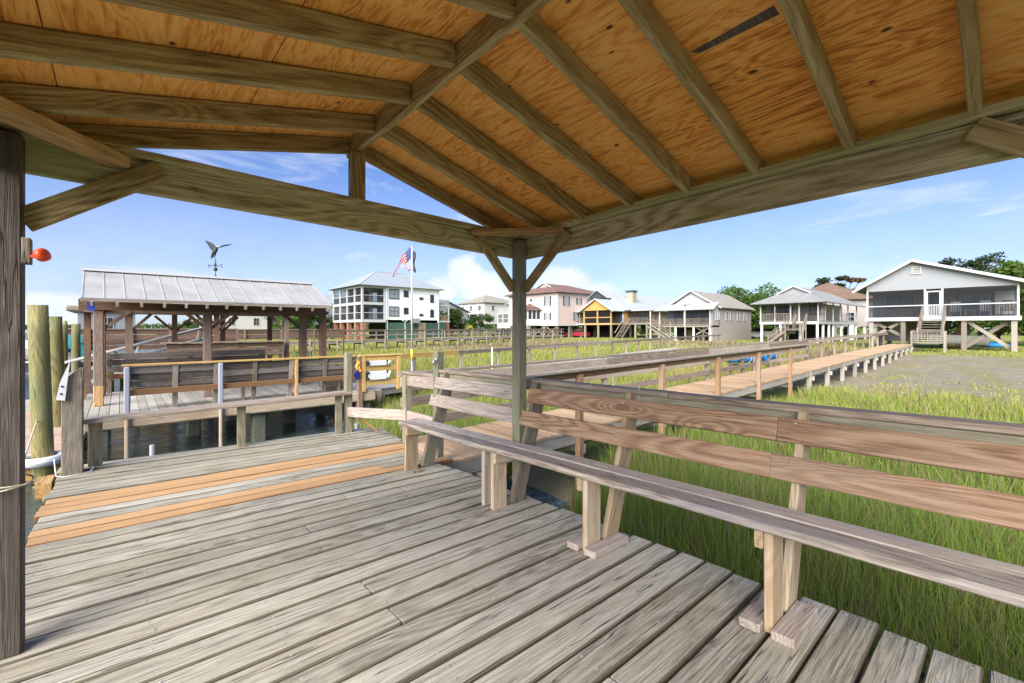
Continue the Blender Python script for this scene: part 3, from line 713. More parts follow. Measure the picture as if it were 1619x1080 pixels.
# ---- corner railing from the far post round to the tall post beside the bench
cr = thing('railing', 'grey timber corner railing between the far post and the bench', 'railing', (2.75, 5.1, -.2))
one('post', 'post_green', lambda b: b.board((2.74, 5.12, -1.5), (2.74, 5.12, .86), .088, .088, up=(0, 1, 0)), cr)
one('rail', 'bench_pale', lambda b: b.board((2.40, 6.18, .30), (2.70, 5.06, .35), .036, .135, seg=4, wob=.004), cr)
one('rail', 'bench_pale', lambda b: b.board((2.715, 5.05, .35), (2.73, 4.36, .335), .036, .12), cr)
one('rail', 'bench_pale', lambda b: b.board((2.74, 5.08, .79), (2.70, 4.36, .80), .036, .14), cr)
one('cap_rail', 'rail_grey', lambda b: b.board((2.76, 5.20, .885), (2.74, 4.34, .885), .12, .036), cr)
one('brace', 'tie_orange', lambda b: b.board((2.46, 6.2, .28), (2.80, 6.12, -.02), .036, .075, up=(0, 1, 0)), cr)
tp = thing('dock_post', 'tall grey post with a small metal hook behind the bench end', 'post', (2.68, 4.28, -.2))
one('post', 'post_green', lambda b: b.board((2.68, 4.28, -1.5), (2.68, 4.28, 1.17), .092, .092, up=(0, 1, 0), ch=.01), tp)
one('hook', 'galv', lambda b: (b.tube([(2.635, 4.25, 1.07), (2.60, 4.24, 1.07), (2.585, 4.235, 1.045), (2.60, 4.24, 1.02)], .012, 8), b.ball((2.63, 4.25, 1.07), .022, .022, .03)), tp, smooth=True)
settle(False)

# ================================================================ WALKWAY FROM OUR DOCK TO THE WHITE COTTAGE
def wz(x): return -.225+(x-4.5)*.0079
def wy(x): return 4.83+(x-4.5)*.0162      # centre line
walk = thing('walkway', 'long new orange plank walkway from the dock to the white screened cottage', 'walkway', (22, 5.1, -.9))
m = MB(); x = 2.70
while x < 43.2:
    w = .138; c = wy(x); z = wz(x)-.019
    L = .64+random.uniform(-.012, .012)
    m.board((x, c-L, z), (x, c+.62+random.uniform(-.01, .01), z+random.uniform(-.003, .002)), w, .036, ch=.003 if x < 12 else 0)
    x += .1465 if x < 20 else .147
m.build('decking', 'walk_orange', walk)
m = MB()
for s_ in (-.60, 0, .56):
    for xa in np.arange(2.72, 43, 4.8):
        xb = min(xa+4.795, 43.1)
        m.board((xa, wy(xa)+s_, wz(xa)-.125), (xb, wy(xb)+s_, wz(xb)-.125), .04, .17, ch=.003)
m.build('stringer', 'stringer_pale', walk)
wpx = [3.1, 5.0, 7.35, 9.75, 12.2, 14.75]+list(np.arange(17.1, 43, 2.35))
for i, x in enumerate(wpx):
    for s_ in (-.57, .57):
        if i < 6 and s_ < 0: continue
        one('pile', 'stringer_pale' if i > 5 else 'bench_pale', lambda b: b.board((x, wy(x)+s_, -1.3), (x, wy(x)+s_, wz(x)-.04), .13, .13, up=(0, 1, 0)), walk)
    one('crosspiece', 'stringer_pale', lambda b: b.board((x+.08, wy(x)-.70, wz(x)-.29), (x+.08, wy(x)+.66, wz(x)-.29), .04, .14), walk)
rn = thing('walkway_railing', 'short near side railing of the orange walkway on reddish brown posts', 'railing', (9, 4.2, -.9))
for x in wpx[1:6]:
    one('post', 'rail_brown', lambda b: b.board((x, wy(x)-.665, -1.3), (x, wy(x)-.665, wz(x)+.80), .09, .09, up=(0, 1, 0), ch=.005), rn)
RS = lambda x, s_, h: (x, wy(x)+s_, wz(x)+h)
for a, b_ in ((3.6, 7.36), (7.364, 12.2), (12.204, 16.6)):
    one('cap_rail', 'rail_grey', lambda b: b.board(RS(a, -.66, .865), RS(b_, -.66, .865), .14, .036, seg=5, wob=.006), rn)
    one('rail', 'rail_brown', lambda b: b.board(RS(a, -.60, .79), RS(b_, -.60, .79), .036, .10, seg=5, wob=.004), rn)
rf = thing('walkway_railing', 'long far side railing of the orange walkway ending at the cottage stairs', 'railing', (22, 5.6, -.9))
for x in [5.0, 7.4, 9.8, 12.2, 14.7]+list(np.arange(17.1, 42.2, 2.35)):
    one('post', 'rail_grey', lambda b: b.board((x, wy(x)+.655, -1.2), (x, wy(x)+.655, wz(x)+.83), .09, .09, up=(0, 1, 0), ch=.004), rf)
xs_ = [2.80]+list(np.arange(7.4, 41, 4.75))+[42.0]
for a, b_ in zip(xs_[:-1], xs_[1:]):
    one('cap_rail', 'rail_grey', lambda b: b.board(RS(a, .66, .87), RS(b_-.004, .66, .87), .14, .036, seg=4, wob=.006), rf)
    one('rail', 'rail_grey', lambda b: b.board(RS(a, .59, .77), RS(b_-.004, .59, .77), .036, .135, seg=4, wob=.005), rf)
    if a < 17:
        for h in (.50, .20): one('rail', 'rail_grey', lambda b: b.board(RS(a, .59, h), RS(b_-.004, .59, h), .036, .125, seg=4, wob=.006), rf)
# white marker poles in the marsh
for x, y, z0, z1, r, lab in ((10.5, 13.0, -.9, .52, .035, 'white pole standing in the marsh beyond the walkway rails'), (7.95, 5.7, -1., .34, .018, 'thin white stake beside the walkway rail')):
    o = one('marker_pole', 'white_plastic', lambda b: b.tube([(x, y, z0), (x, y, z1), (x, y, z1+.01)], [r, r, r*.6], 10), smooth=False); tag(o, lab, 'pole'); rel(o, (x, y, z0))

# ---- blue tarp covered kayak on a rack beside the walkway
ky = thing('kayak', 'blue kayak wrapped in blue tarpaulin on a low wooden rack', 'kayak', (20.0, 7.1, -.6))
def kay(u, v):
    x = 16.9+5.2*u; r = .43*(1+.38*smooth01((u-.52)/.12))*math.sin(math.pi*min(1, max(0, u*.96+.02)))**.55; t = 2*math.pi*v
    w = 1+.07*math.sin(x*7+v*9)+.05*math.sin(x*17+v*14)
    return (x, 7.1+r*.95*math.cos(t)*w,  .09+r*.56*math.sin(t)*w+.02*math.sin(x*5))
m = MB(); m.grid(kay, 44, 18); m.build('hull', 'blue_tarp', ky, smooth=True)
for x in (18.3,):
    one('strap', 'white_plastic', lambda b: b.tube([kay((x-17.4)/5.2, k/18) if False else (x, 7.1+.405*math.cos(2*math.pi*k/18),  .07+.25*math.sin(2*math.pi*k/18)) for k in range(19)], .012, 5), ky)
krk = thing('kayak_rack', 'low wooden rack of posts and arms under the blue kayak', 'rack', (20, 7.1, -.9))
for x in (18.4, 20.9):
    for y in (6.62, 7.58): one('post', 'rail_grey', lambda b: b.board((x, y, -.9), (x, y, .15), .09, .09, up=(0, 1, 0)), krk)
    one('arm', 'rail_grey', lambda b: b.board((x, 6.55, -.22), (x, 7.65, -.22), .06, .09), krk)

# ================================================================ NEIGHBOURS' DOCK
NZ = -.33
nd = thing('dock', 'neighbouring pale grey dock carrying the metal roofed pavilion over dark water', 'dock', (2.3, 12.6, NZ))
m = MB(); x = -.52
while x < 5.1:
    m.board((x, 10.93, NZ-.02), (x, 14.75, NZ-.02+random.uniform(-.004, .003)), .138, .038, ch=.003, seg=2); x += .146
m.build('decking', 'nbr_deck', nd)
one('fascia', 'log_tan', lambda b: b.board((-.50, 10.96, NZ-.165), (4.95, 10.96, NZ-.165), .09, .24, ch=.03, seg=9, wob=.012), nd)
m = MB()
for y in (12.2, 13.4, 14.6): m.board((-.5, y, NZ-.13), (5, y, NZ-.13), .05, .18)
m.build('joist', 'old_dark', nd)
for x, y in ((-.28, 11.1), (2.32, 11.2), (4.75, 11.2), (-.3, 14.3), (2.3, 14.3), (4.7, 14.3), (-.3, 12.7), (1.3, 12.9), (3.4, 12.9)):
    one('pile', 'pile_wet', lambda b: b.board((x, y, -2.4), (x, y, NZ-.28), .27, .27, up=(0, 1, 0), ch=.03, seg=4, wob=.01), nd)
np_ = thing('pavilion', 'metal roofed timber pavilion on the neighbouring dock with eagle weathervane', 'pavilion', (1.8, 13, NZ))
EZ, RZ = 1.75, 2.46
for x, y in ((-.33, 12.3), (1.5, 12.3), (4.08, 12.3), (-.33, 14.1), (1.75, 14.1), (4.08, 14.1), (3.85, 13.2)):
    one('post', 'post_rust', lambda b: b.board((x, y, NZ), (x, y, EZ+.02), .155, .155, up=(0, 1, 0), ch=.012, seg=4, wob=.01), np_)
one('post_foot', 'tie_orange', lambda b: b.board((-.33, 12.3, NZ), (-.33, 12.3, NZ+.42), .159, .159, up=(0, 1, 0), ch=.012), np_, label='orange stained post foot')
m = MB(); xe0, xe1 = -.55, 4.02; ye0, ye1, yr = 11.38, 14.9, 12.95
# metal roof in panels with standing ribs
m.roof([(xe0, ye0, EZ+.05), (xe1, ye0, EZ+.05), (xe1-.02, yr, RZ), (xe0-.04, yr, RZ)], .02)
m.roof([(xe1, ye1, EZ-.02), (xe0, ye1, EZ-.02), (xe0-.04, yr, RZ), (xe1-.02, yr, RZ)], .02)
rfm = m.build('roof', 'metal_roof', np_)
m = MB()
for k in range(16):
    x = xe0+.02+(xe1-xe0-.04)*k/15; k_ = (x-xe0)/(xe1-xe0); xt = xe0-.04+(xe1-.02-xe0+.04)*k_
    m.board((x, ye0, EZ+.074), (xt, yr, RZ+.024), .022, .014, ch=.004)
m.build('rib', 'metal_roof', rfm)
one('ridge_cap', 'metal_white', lambda b: (b.board((xe0-.05, yr-.06, RZ+.032), (xe1, yr-.06, RZ+.032), .16, .012, up=(0, -.4, 1)), b.board((xe0-.05, yr+.075, RZ+.028), (xe1, yr+.075, RZ+.028), .16, .012, up=(0, .4, 1))), rfm)
one('beam', 'post_rust', lambda b: b.board((-.62, 12.20, EZ-.02), (4.2, 12.20, EZ-.02), .05, .22, seg=5, wob=.006), np_)
one('beam', 'post_rust', lambda b: b.board((-.62, 14.2, EZ-.02), (4.2, 14.2, EZ-.02), .05, .22), np_)
one('fascia', 'rail_grey', lambda b: b.board((xe0, ye0+.0, EZ+.022), (xe1, ye0, EZ+.022), .03, .05), np_)
for k in range(13):
    x = -.40+4.3*k/12
    one('rafter_tail', 'bench_pale', lambda b: b.board((x, ye0-.01, EZ-.045), (x, 12.95, EZ+.60), .045, .09, up=(0, -.45, 1)), np_)
one('tie_beam', 'post_rust', lambda b: (b.board((-.33, 12.3, EZ-.06), (-.33, 14.1, EZ-.06), .05, .18)), np_)
one('tie_beam', 'post_rust', lambda b: (b.board((4.08, 12.3, EZ-.06), (4.08, 14.1, EZ-.06), .05, .18)), np_)
for x, y, dx, dy in ((-.33, 14.1, .5, 0), (1.75, 14.1, .5, 0), (1.75, 14.1, -.5, 0), (4.08, 14.1, -.5, 0)):
    one('brace', 'post_rust', lambda b: b.board((x, y, EZ-.55), (x+dx, y+dy, EZ-.1), .08, .05, up=(0, 1, 0)), np_)
o = one('eave_tag', 'blue_tag', lambda b: b.box(-.47, -.36, 11.5, 11.52, EZ-.17, EZ-.01)); tag(o, 'small blue board under the left end of the metal roof', 'board'); rel(o, (-.42, 11.5, EZ-.17))
# eagle weathervane
wv = thing('weathervane', 'dark eagle weathervane with spread wings on the metal roof ridge', 'weathervane', (1.75, 12.95, RZ))
wx, wy_, w0 = 1.75, 12.95, RZ
one('rod', 'black_metal', lambda b: (b.tube([(wx, wy_, w0), (wx, wy_, w0+.03), (wx, wy_, w0+.05)], [.03, .025, .010], 8), b.tube([(wx, wy_, w0), (wx, wy_, w0+.50)], .008, 6), b.ball((wx, wy_, w0+.075), .016)), wv)
one('ball', 'black_metal', lambda b: b.ball((wx, wy_, w0+.235), .046), wv, smooth=True)
vx = (RT[0], RT[1])                       # compass arms lie about square to the view
def VP(a, z, dep=0.): return (wx+vx[0]*a+FW[0]*dep, wy_+vx[1]*a+FW[1]*dep, w0+z)
one('compass_arm', 'black_metal', lambda b: (b.tube([VP(-.11, .32), VP(.11, .32)], .006, 6), b.tube([VP(0, .32, -.11), VP(0, .32, .11)], .006, 6), b.ball(VP(0, .35), .022, .022, .05)), wv)
def strokes(name, P, c):
    m = MB()
    for q in P: m.tube([VP(c+a*.05, .285+z*.07) for a, z in q], .007, 5)
    return m.build(name, 'black_metal', wv)
strokes('letter', [[(-.5, 0), (-.5, 1), (.5, 0), (.5, 1)]], -.15)
strokes('letter', [[(.5, .85), (.1, 1), (-.4, .85), (-.35, .6), (.3, .42), (.45, .15), (.05, 0), (-.5, .15)]], .145)
m = MB(); m.tube([VP(.045, .80), VP(.03, .77), VP(0, .70), VP(-.05, .62), VP(-.10, .55)], [.012, .032, .048, .04, .012], 10); m.ball(VP(.045, .815), .027); m.build('body', 'verdigris', wv, smooth=True)
one('head', 'white_paint', lambda b: (b.ball(VP(.055, .80), .03, .03, .034), b.tube([VP(.075, .80), VP(.11, .78)], [.012, .003], 6)), wv, smooth=True)
def wing(P, dz):
    m = MB(); T = [Vector(VP(*p)) for p in P]; n = Vector((FW[0], FW[1], .35))*.012
    m.poly(T, n); return m.build('wing', 'verdigris', wv)
wing([(-.01, .70, 0), (-.0, .77, 0), (-.09, .86, .05), (-.17, .91, .08), (-.26, .935, .10), (-.34, .965, .12), (-.335, .945, .12), (-.30, .90, .11), (-.25, .86, .09), (-.20, .79, .06), (-.13, .715, .03), (-.07, .69, .01)], 0)
wing([(.05, .77, .02), (.10, .84, .10), (.18, .88, .18), (.25, .895, .24), (.22, .87, .22), (.15, .83, .15), (.08, .775, .05)], 0)
for a in (-.05, .0): one('talon', 'verdigris', lambda b: b.tube([VP(a, .62), VP(a-.01, .57), VP(a-.04, .53), VP(a-.07, .52)], [.018, .012, .01, .006], 6), wv)
wing([(-.06, .62, 0), (-.03, .60, 0), (-.09, .50, 0), (-.13, .52, 0)], 0)

# neighbours' front bench: its slatted back stands on the dock edge
fb = thing('bench', 'long dark slatted bench with a yellow cap board on the neighbouring dock edge', 'bench', (2.2, 11.0, NZ))
for k, z in enumerate((.455, .315, .175)):
    for a, b_ in ((.12, 1.52), (1.56, 3.0), (3.04, 4.40)):
        one('back_board', 'old_dark', lambda b: b.board((a, 11.0+.03*k, z+random.uniform(-.008, .008)), (b_, 11.0+.03*k, z+random.uniform(-.008, .008)), .036, .125, seg=5, wob=.008), fb)
one('cap_board', 'yellow_pine', lambda b: b.board((.02, 10.98, .555), (4.42, 10.98, .555), .15, .034, seg=4, wob=.004), fb)
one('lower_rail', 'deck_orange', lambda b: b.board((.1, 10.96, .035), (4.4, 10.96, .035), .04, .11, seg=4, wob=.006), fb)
for x in (.10, .82, 1.50, 2.21, 2.95, 3.71, 4.3):
    one('leg', 'rail_grey', lambda b: b.board((x, 11.16, NZ), (x, 10.965, .53), .05, .09, up=(1, 0, 0)), fb)
one('leg', 'tie_orange', lambda b: b.board((3.04, 10.935, NZ-.02), (3.04, 10.935, .53), .05, .13, up=(0, 1, 0)), fb, label='orange leg')
one('seat', 'rail_grey', lambda b: b.board((.15, 11.28, .085), (4.3, 11.28, .085), .36, .04), fb)
for x in (2.05, 4.15):
    one('seat_leg', 'rail_grey', lambda b: b.board((x, 11.35, NZ), (x, 11.35, .065), .05, .14, up=(0, 1, 0)), fb)
for x, lab in ((.09, 'pale grey upright pipe at the left end of the slatted bench'), (1.56, 'pale grey upright pipe at the middle of the slatted bench')):
    o = thing('pipe', lab, 'pipe', (x, 10.88, -1.4))
    one('sleeve', 'pvc_grey', lambda b: b.board((x, 10.875, NZ-.12), (x, 10.875, .53), .085, .05, up=(0, 1, 0), ch=.02), o)
    one('pipe', 'log_tan', lambda b: b.tube([(x, 10.865, -2.), (x, 10.865, NZ-.1)], .035, 10), o)
one('rust_post', 'post_rust', lambda b: b.board((4.55, 10.95, -1.3), (4.52, 10.95, .54), .14, .16, up=(0, 1, 0), ch=.015, seg=6, wob=.02)); tag(bpy.data.objects['rust_post'], 'rusty brown square post between slatted bench and yellow rack', 'post'); rel(bpy.data.objects['rust_post'], (4.55, 10.95, NZ)); bpy.data.objects['rust_post'].name = 'dock_post'
# side benches inside the neighbouring pavilion
sb = thing('bench', 'dark slatted bench back under the rear of the metal roof', 'bench', (1.5, 14.35, NZ))
for k, z in enumerate((.57, .41, .25)): one('back_board', 'old_dark', lambda b: b.board((-.25, 14.35+.02*k, z), (3.15, 14.35+.02*k, z+random.uniform(-.01, .01)), .04, .14, seg=5, wob=.008), sb)
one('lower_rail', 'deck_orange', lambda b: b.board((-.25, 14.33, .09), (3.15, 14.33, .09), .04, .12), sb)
for x in (-.2, 1.4, 3.05): one('leg', 'rail_grey', lambda b: b.board((x, 14.42, NZ), (x, 14.42, .6), .05, .09, up=(1, 0, 0)), sb)
# small things on that dock
ch_ = thing('chair', 'green metal chair under the right end of the metal roof', 'chair', (4.0, 13.35, NZ))
def metalchair(root, x, y, z, mat):
    one('seat', mat, lambda b: b.board((x-.22, y, z+.40), (x+.22, y, z+.40), .44, .025, ch=.01), root)
    for sx in (-.21, .21):
        one('side_frame', mat, lambda b: b.tube([(x+sx, y-.22, z), (x+sx, y-.22, z+.62), (x+sx, y+.05, z+.64), (x+sx, y+.24, z+.62), (x+sx, y+.26, z)], .016, 6), root)
    one('backrest', mat, lambda b: [b.tube([(x+a, y+.22, z+.42), (x+a, y+.30, z+.88)], .012, 6) for a in (-.2, -.12, -.04, .04, .12, .2)]+[b.tube([(x-.21, y+.30, z+.88), (x+.21, y+.30, z+.88)], .016, 6)], root)
metalchair(ch_, 4.0, 13.35, NZ, 'teal_green')
o = one('cooler_box', 'rail_grey', lambda b: (b.board((3.9, 11.75, NZ+.17), (4.4, 11.75, NZ+.17), .34, .26, ch=.02), b.board((3.88, 11.75, NZ+.33), (4.42, 11.75, NZ+.33), .37, .05, ch=.015), b.board((4.4, 11.75, NZ+.02), (3.9, 11.75, NZ+.02), .3, .04))); tag(o, 'small grey chest under the end of the slatted bench', 'chest'); rel(o, (4.15, 11.75, NZ))
o = one('cloth', 'orange_cloth', lambda b: b.grid(lambda u, v: (4.42+.10*u+.02*math.sin(v*9), 10.86+.02*math.sin(u*8+v*5), .42-.26*v+.02*math.sin(u*5)), 8, 8)); tag(o, 'small orange cloth hanging beside the rusty brown post', 'cloth'); rel(o, (4.45, 10.9, .1))
sol = o.modifiers.new('thick', 'SOLIDIFY'); sol.thickness = .012
o = one('marker_board', 'navy', lambda b: b.poly([(4.33, 10.845, .10), (4.44, 10.845, .21), (4.50, 10.845, .06), (4.42, 10.845, -.05)], (0, -.02, 0))); tag(o, 'dark navy diamond board hanging beside the rusty brown post', 'board'); rel(o, (4.42, 10.85, 0))

# yellow pine rack with two white panels, at the end of the neighbours' dock
yr_ = thing('rack', 'new yellow pine railing rack at the end of the neighbouring dock', 'rack', (5.0, 10.9, -.3))
def ypt(t): return (4.62+.93*t, 10.90-.06*t)
for t in (0., 1.): one('post', 'yellow_pine', lambda b: b.board((*ypt(t), -.36), (*ypt(t), .53), .09, .09, up=(0, 1, 0)), yr_)
one('cap_board', 'yellow_pine', lambda b: b.board((4.50, 10.93, .555), (5.66, 10.84, .555), .15, .036), yr_)
for z, h in ((.475, .11), (.22, .12), (-.15, .13)): one('rail', 'yellow_pine', lambda b: b.board((*ypt(.05), z), (*ypt(.95), z), .04, h), yr_)
for z0, z1, lab in ((.29, .42, 'upper white folded panel clipped to the yellow rack'), (-.07, .155, 'lower white folded panel clipped to the yellow rack')):
    o = thing('panel', lab, 'panel', (4.95, 10.80, z0))
    one('board', 'white_plastic', lambda b: b.board((4.68, 10.815, (z0+z1)/2), (5.20, 10.785, (z0+z1)/2), .03, z1-z0, ch=.012), o)
    for x in (4.66, 5.17):
        one('clip', 'black_metal', lambda b: (b.board((x, 10.80, z0), (x, 10.80, z1), .06, .03, up=(0, 1, 0), ch=.01), b.ball((x+.03, 10.79, z0+.04), .035), b.ball((x+.03, 10.79, z1-.03), .035)), o)
    one('clip', 'white_plastic', lambda b: b.tube([(5.22, 10.78, z0+.04), (5.29, 10.78, z1-.02)], .035, 8), o)
# ---- flagpole with tattered flag
fpo = thing('flagpole', 'slim white flagpole with yellow lower section beside the yellow rack', 'flagpole', (6.45, 11.75, -.95))
fx, fy = 6.45, 11.75
one('pole', 'white_paint', lambda b: b.tube([(fx, fy, .62), (fx, fy, 3.66)], [.030, .022], 10), fpo, smooth=True)
one('lower_pole', 'yellow_paint', lambda b: b.tube([(fx, fy, .30), (fx, fy, .63)], .036, 10), fpo, smooth=True)
one('base_pole', 'galv', lambda b: b.tube([(fx, fy, -1.1), (fx, fy, .31)], .034, 10), fpo, smooth=True)
one('finial', 'galv', lambda b: b.ball((fx, fy, 3.68), .03), fpo, smooth=True)
fg = thing('flag', 'tattered red white and blue striped flag drooping from the white flagpole', 'flag', (fx, fy, 2.75))
def flagpt(u, v):                         # u along the fly, v down the hoist
    a = -(.025+.40*u*(1-.35*v)); z = 3.62-.62*v-.42*u*u-.10*u+.03*math.sin(u*11+v*3)
    d = .06*math.sin(u*9+v*4)*u
    return (fx+RT[0]*a+FW[0]*d, fy+RT[1]*a+FW[1]*d, z)
def patch(m, u0, u1, v0, v1, nu=6, nv=2):
    m.grid(lambda i, j: flagpt(u0+(u1-u0)*i, v0+(v1-v0)*j), nu, nv)
mr, mw, mb_ = MB(), MB(), MB()
tear = [1.32, .82, .78, .85, .70, .80, .62, .66, .30, .42, .28, .40, .30]
for k in range(13):
    v0, v1 = k/13, (k+1)/13; u0 = .36 if k < 7 else 0.
    if k in (8, 10): continue
    patch(mr if k % 2 == 0 else mw, u0, tear[k], v0, v1)
patch(mb_, 0, .36, 0, 7/13, 6, 6)
for bb, mt, nm in ((mr, 'flag_red', 'red_stripe'), (mw, 'flag_white', 'white_stripe'), (mb_, 'flag_blue', 'canton')):
    o = bb.build(nm, mt, fg, smooth=True); s_ = o.modifiers.new('thick', 'SOLIDIFY'); s_.thickness = .004
m = MB()
for i in range(5):
    for j in range(5):
        p = Vector(flagpt(.03+.072*i+(.03 if j % 2 else 0), .04+.1*j)); m.ball((p.x-FW[0]*.006, p.y-FW[1]*.006, p.z), .008, nu=5, nv=4)
m.build('star', 'flag_white', fg, kind='stuff')
fd = one('flag', 'flag_dark', lambda b: b.grid(lambda u, v: (fx+RT[0]*(.03+.07*u+.02*math.sin(v*8)), fy+RT[1]*(.03+.07*u)+.03*math.sin(u*5+v*7), 3.58-.62*v-.1*u), 5, 10), smooth=True)
tag(fd, 'narrow dark flag hanging limp on the right of the flagpole', 'flag'); rel(fd, (fx, fy, 2.9)); s_ = fd.modifiers.new('thick', 'SOLIDIFY'); s_.thickness = .004

# ================================================================ PARALLEL WALKWAYS ACROSS THE MARSH
def boardwalk(name_lab, rail_lab, A, Bp, zd0, zd1, width, mats, step=2.4, rails=(.88,), sides=(-1, 1), first=None, brackets=False, lower=()):
    A = Vector((A[0], A[1])); Bv = Vector((Bp[0], Bp[1])); d = (Bv-A); L = d.length; d.normalize(); n = Vector((-d.y, d.x))
    P = lambda s, o, z: (A.x+d.x*s+n.x*o, A.y+d.y*s+n.y*o, zd0+(zd1-zd0)*s/L+z)
    w = thing('walkway', name_lab, 'walkway', (*((A+Bv)/2), -.9))
    m = MB(); s = 0
    while s < L:
        m.board(P(s, -width/2, -.02), P(s, width/2, -.02), .14, .036, ch=0); s += .149 if L < 30 else .30
        if L >= 30: m.board(P(s-.15, -width/2, -.02), P(s-.15, width/2, -.02), .14, .036, ch=0)
    m.build('decking', mats[0], w)
    m = MB()
    for o in (-width/2+.05, width/2-.05): m.board(P(0, o, -.13), P(L, o, -.13), .05, .18)
    m.build('stringer', mats[1], w)
    k = np.arange(.2, L, step)
    for s in k:
        for o in (-width/2, width/2):
            p = P(s, o, 0); one('pile', mats[1], lambda b: b.board((p[0], p[1], -1.3), P(s, o, -.05), .12, .12, up=(0, 1, 0)), w)
        one('crosspiece', 'old_dark', lambda b: b.board(P(s+.1, -width/2-.12, -.28), P(s+.1, width/2+.12, -.28), .05, .15), w)
        if brackets: one('brace', 'bench_pale', lambda b: b.board(P(s+.1, -width/2-.05, -.3), P(s+1.0, -width/2+.05, -.95), .08, .06, up=(0, 1, 0)), w)
    for sd in sides:
        r = thing('walkway_railing', rail_lab[0 if sd < 0 else 1], 'railing', (*P(L/2, sd*width/2, 0)[:2], -.5))
        for s in k: one('post', mats[2], lambda b: b.board(P(s, sd*(width/2+.05), -.3), P(s, sd*(width/2+.05), rails[0]-.02), .09, .09, up=(0, 1, 0)), r)
        for a in np.arange(0, L, 4.8):
            b2 = min(a+4.79, L); mt = mats[3] if not (first and a == 0) else first
            one('cap_rail', mt, lambda b: b.board(P(a, sd*(width/2+.03), rails[0]), P(b2, sd*(width/2+.03), rails[0]), .14, .036, seg=2, wob=.008), r)
            one('rail', mt, lambda b: b.board(P(a, sd*(width/2-.01), rails[0]-.09), P(b2, sd*(width/2-.01), rails[0]-.09), .036, .12), r)
            for h in lower: one('rail', mats[2], lambda b: b.board(P(a, sd*(width/2-.01), h), P(b2, sd*(width/2-.01), h), .036, .12), r)
boardwalk('pale plank walkway across the marsh from the metal roofed dock to the grey cottage', ('', 'single grey railing along the far side of the pale plank walkway'),
          (5.4, 12.9), (56, 23.4), -.52, -.40, 1.2, ('nbr_deck', 'bench_pale', 'rail_grey', 'rail_grey'), sides=(1,), first='yellow_pine')
boardwalk('far brown walkway on many braced piles in front of the white three storey house', ('near railing of the far brown walkway in front of the white three storey house', 'back railing of the far brown walkway in front of the white three storey house'),
          (-3.0, 35.6), (50, 45.4), .12, .25, 1.3, ('rail_grey', 'bench_pale', 'rail_grey', 'rail_grey'), brackets=True, lower=(.45,), rails=(.92,))
boardwalk('distant grey walkway on short piles leading to the pink house', ('rail of the distant grey walkway near the pink house', ''),
          (30, 47.5), (56, 52.0), .10, .0, 1.2, ('rail_grey', 'rail_grey', 'rail_grey', 'rail_grey'), sides=(-1,), lower=(.45,))

# ================================================================ THE FLOATING DOCKS AND THE LEFT SIDE
def float_dock(x0, x1, y0, y1, lab, top='float_deck'):
    f = thing('floating_dock', lab, 'dock', ((x0+x1)/2, (y0+y1)/2, -1.2)); m = MB(); y = y0
    while x0 < x1 and y < y1-.1: m.board((x0, y+.07, -.87), (x1, y+.07, -.87), .138, .035, ch=.003); y += .1445
    m.build('decking', top, f)
    one('frame', 'white_paint', lambda b: (b.board((x0-.03, y0-.03, -.94), (x1+.03, y0-.03, -.94), .06, .14), b.board((x0-.03, y0, -.94), (x0-.03, y1, -.94), .06, .14), b.board((x1+.03, y0, -.94), (x1+.03, y1, -.94), .06, .14)), f)
    one('pontoon', 'yellow_pine', lambda b: b.board(((x0+x1)/2, y0+.02, -1.14), ((x0+x1)/2, y1, -1.14), x1-x0-.1, .25, ch=.03), f)
    return f
float_dock(-2.6, -.60, 10.55, 16.6, 'tan floating dock low on the water behind the left post')
float_dock(-2.4, 1.2, 17.2, 19.2, 'small grey floating landing behind the metal roofed pavilion', 'nbr_deck')
def pile(x, y, r, z1, lab, lean=(0, 0), mat='pile_green'):
    o = one('piling', mat, lambda b: b.tube([(x+lean[0]*k/8, y+lean[1]*k/8, -2.4+(z1+2.4)*k/8) for k in range(9)], [r*(1.06-.012*k) for k in range(9)], 18), smooth=True)
    o.data.polygons[-1].use_smooth = False; o.data.polygons[-2].use_smooth = False
    tag(o, lab, 'piling', 'green mooring pilings by the floating dock'); rel(o, (x, y, -2.4)); return o
pile(-.89, 10.33, .125, 1.62, 'nearest and thickest green piling standing through the white ring', lean=(-.10, .0))
pile(-.93, 13.56, .118, 1.50, 'second green piling just behind the thickest one', lean=(-.12, 0))
pile(-1.52, 22.4, .12, 1.40, 'left one of two thin distant green pilings, touching the metal roof side', mat='pile_green')
pile(-1.15, 21.5, .12, 1.40, 'right one of two thin distant green pilings beside the metal roof')
pile(-.32, 19.6, .17, -.02, 'short stubby green piling behind the slanted grey post')
pile(.12, 19.9, .13, -.02, 'short thin green piling right of the stubby one')
rg = one('ring', 'white_plastic', lambda b: b.grid(lambda u, v: (-.94+(.235+.055*math.cos(2*math.pi*v))*math.cos(2*math.pi*u)*1.0, 10.24+(.235+.055*math.cos(2*math.pi*v))*math.sin(2*math.pi*u), -.84+.075*math.sin(2*math.pi*v)), 32, 10), smooth=True)
tag(rg, 'white ring bracket around the nearest green piling', 'ring'); rel(rg, (-.94, 10.24, -.9)); rg.name = 'piling_ring'
LA, LB = Vector((-3.95, 52, .9)), Vector((-.50, 3.3, .05))
o = one('mooring_line', 'rope', lambda b: b.tube([LA.lerp(LB, k/30)-Vector((0, 0, 3.2*(k/30)*(1-k/30))) for k in range(31)], .008, 6), smooth=True); tag(o, 'thin slack mooring line running out over the water behind the left post', 'rope'); rel(o, LB)
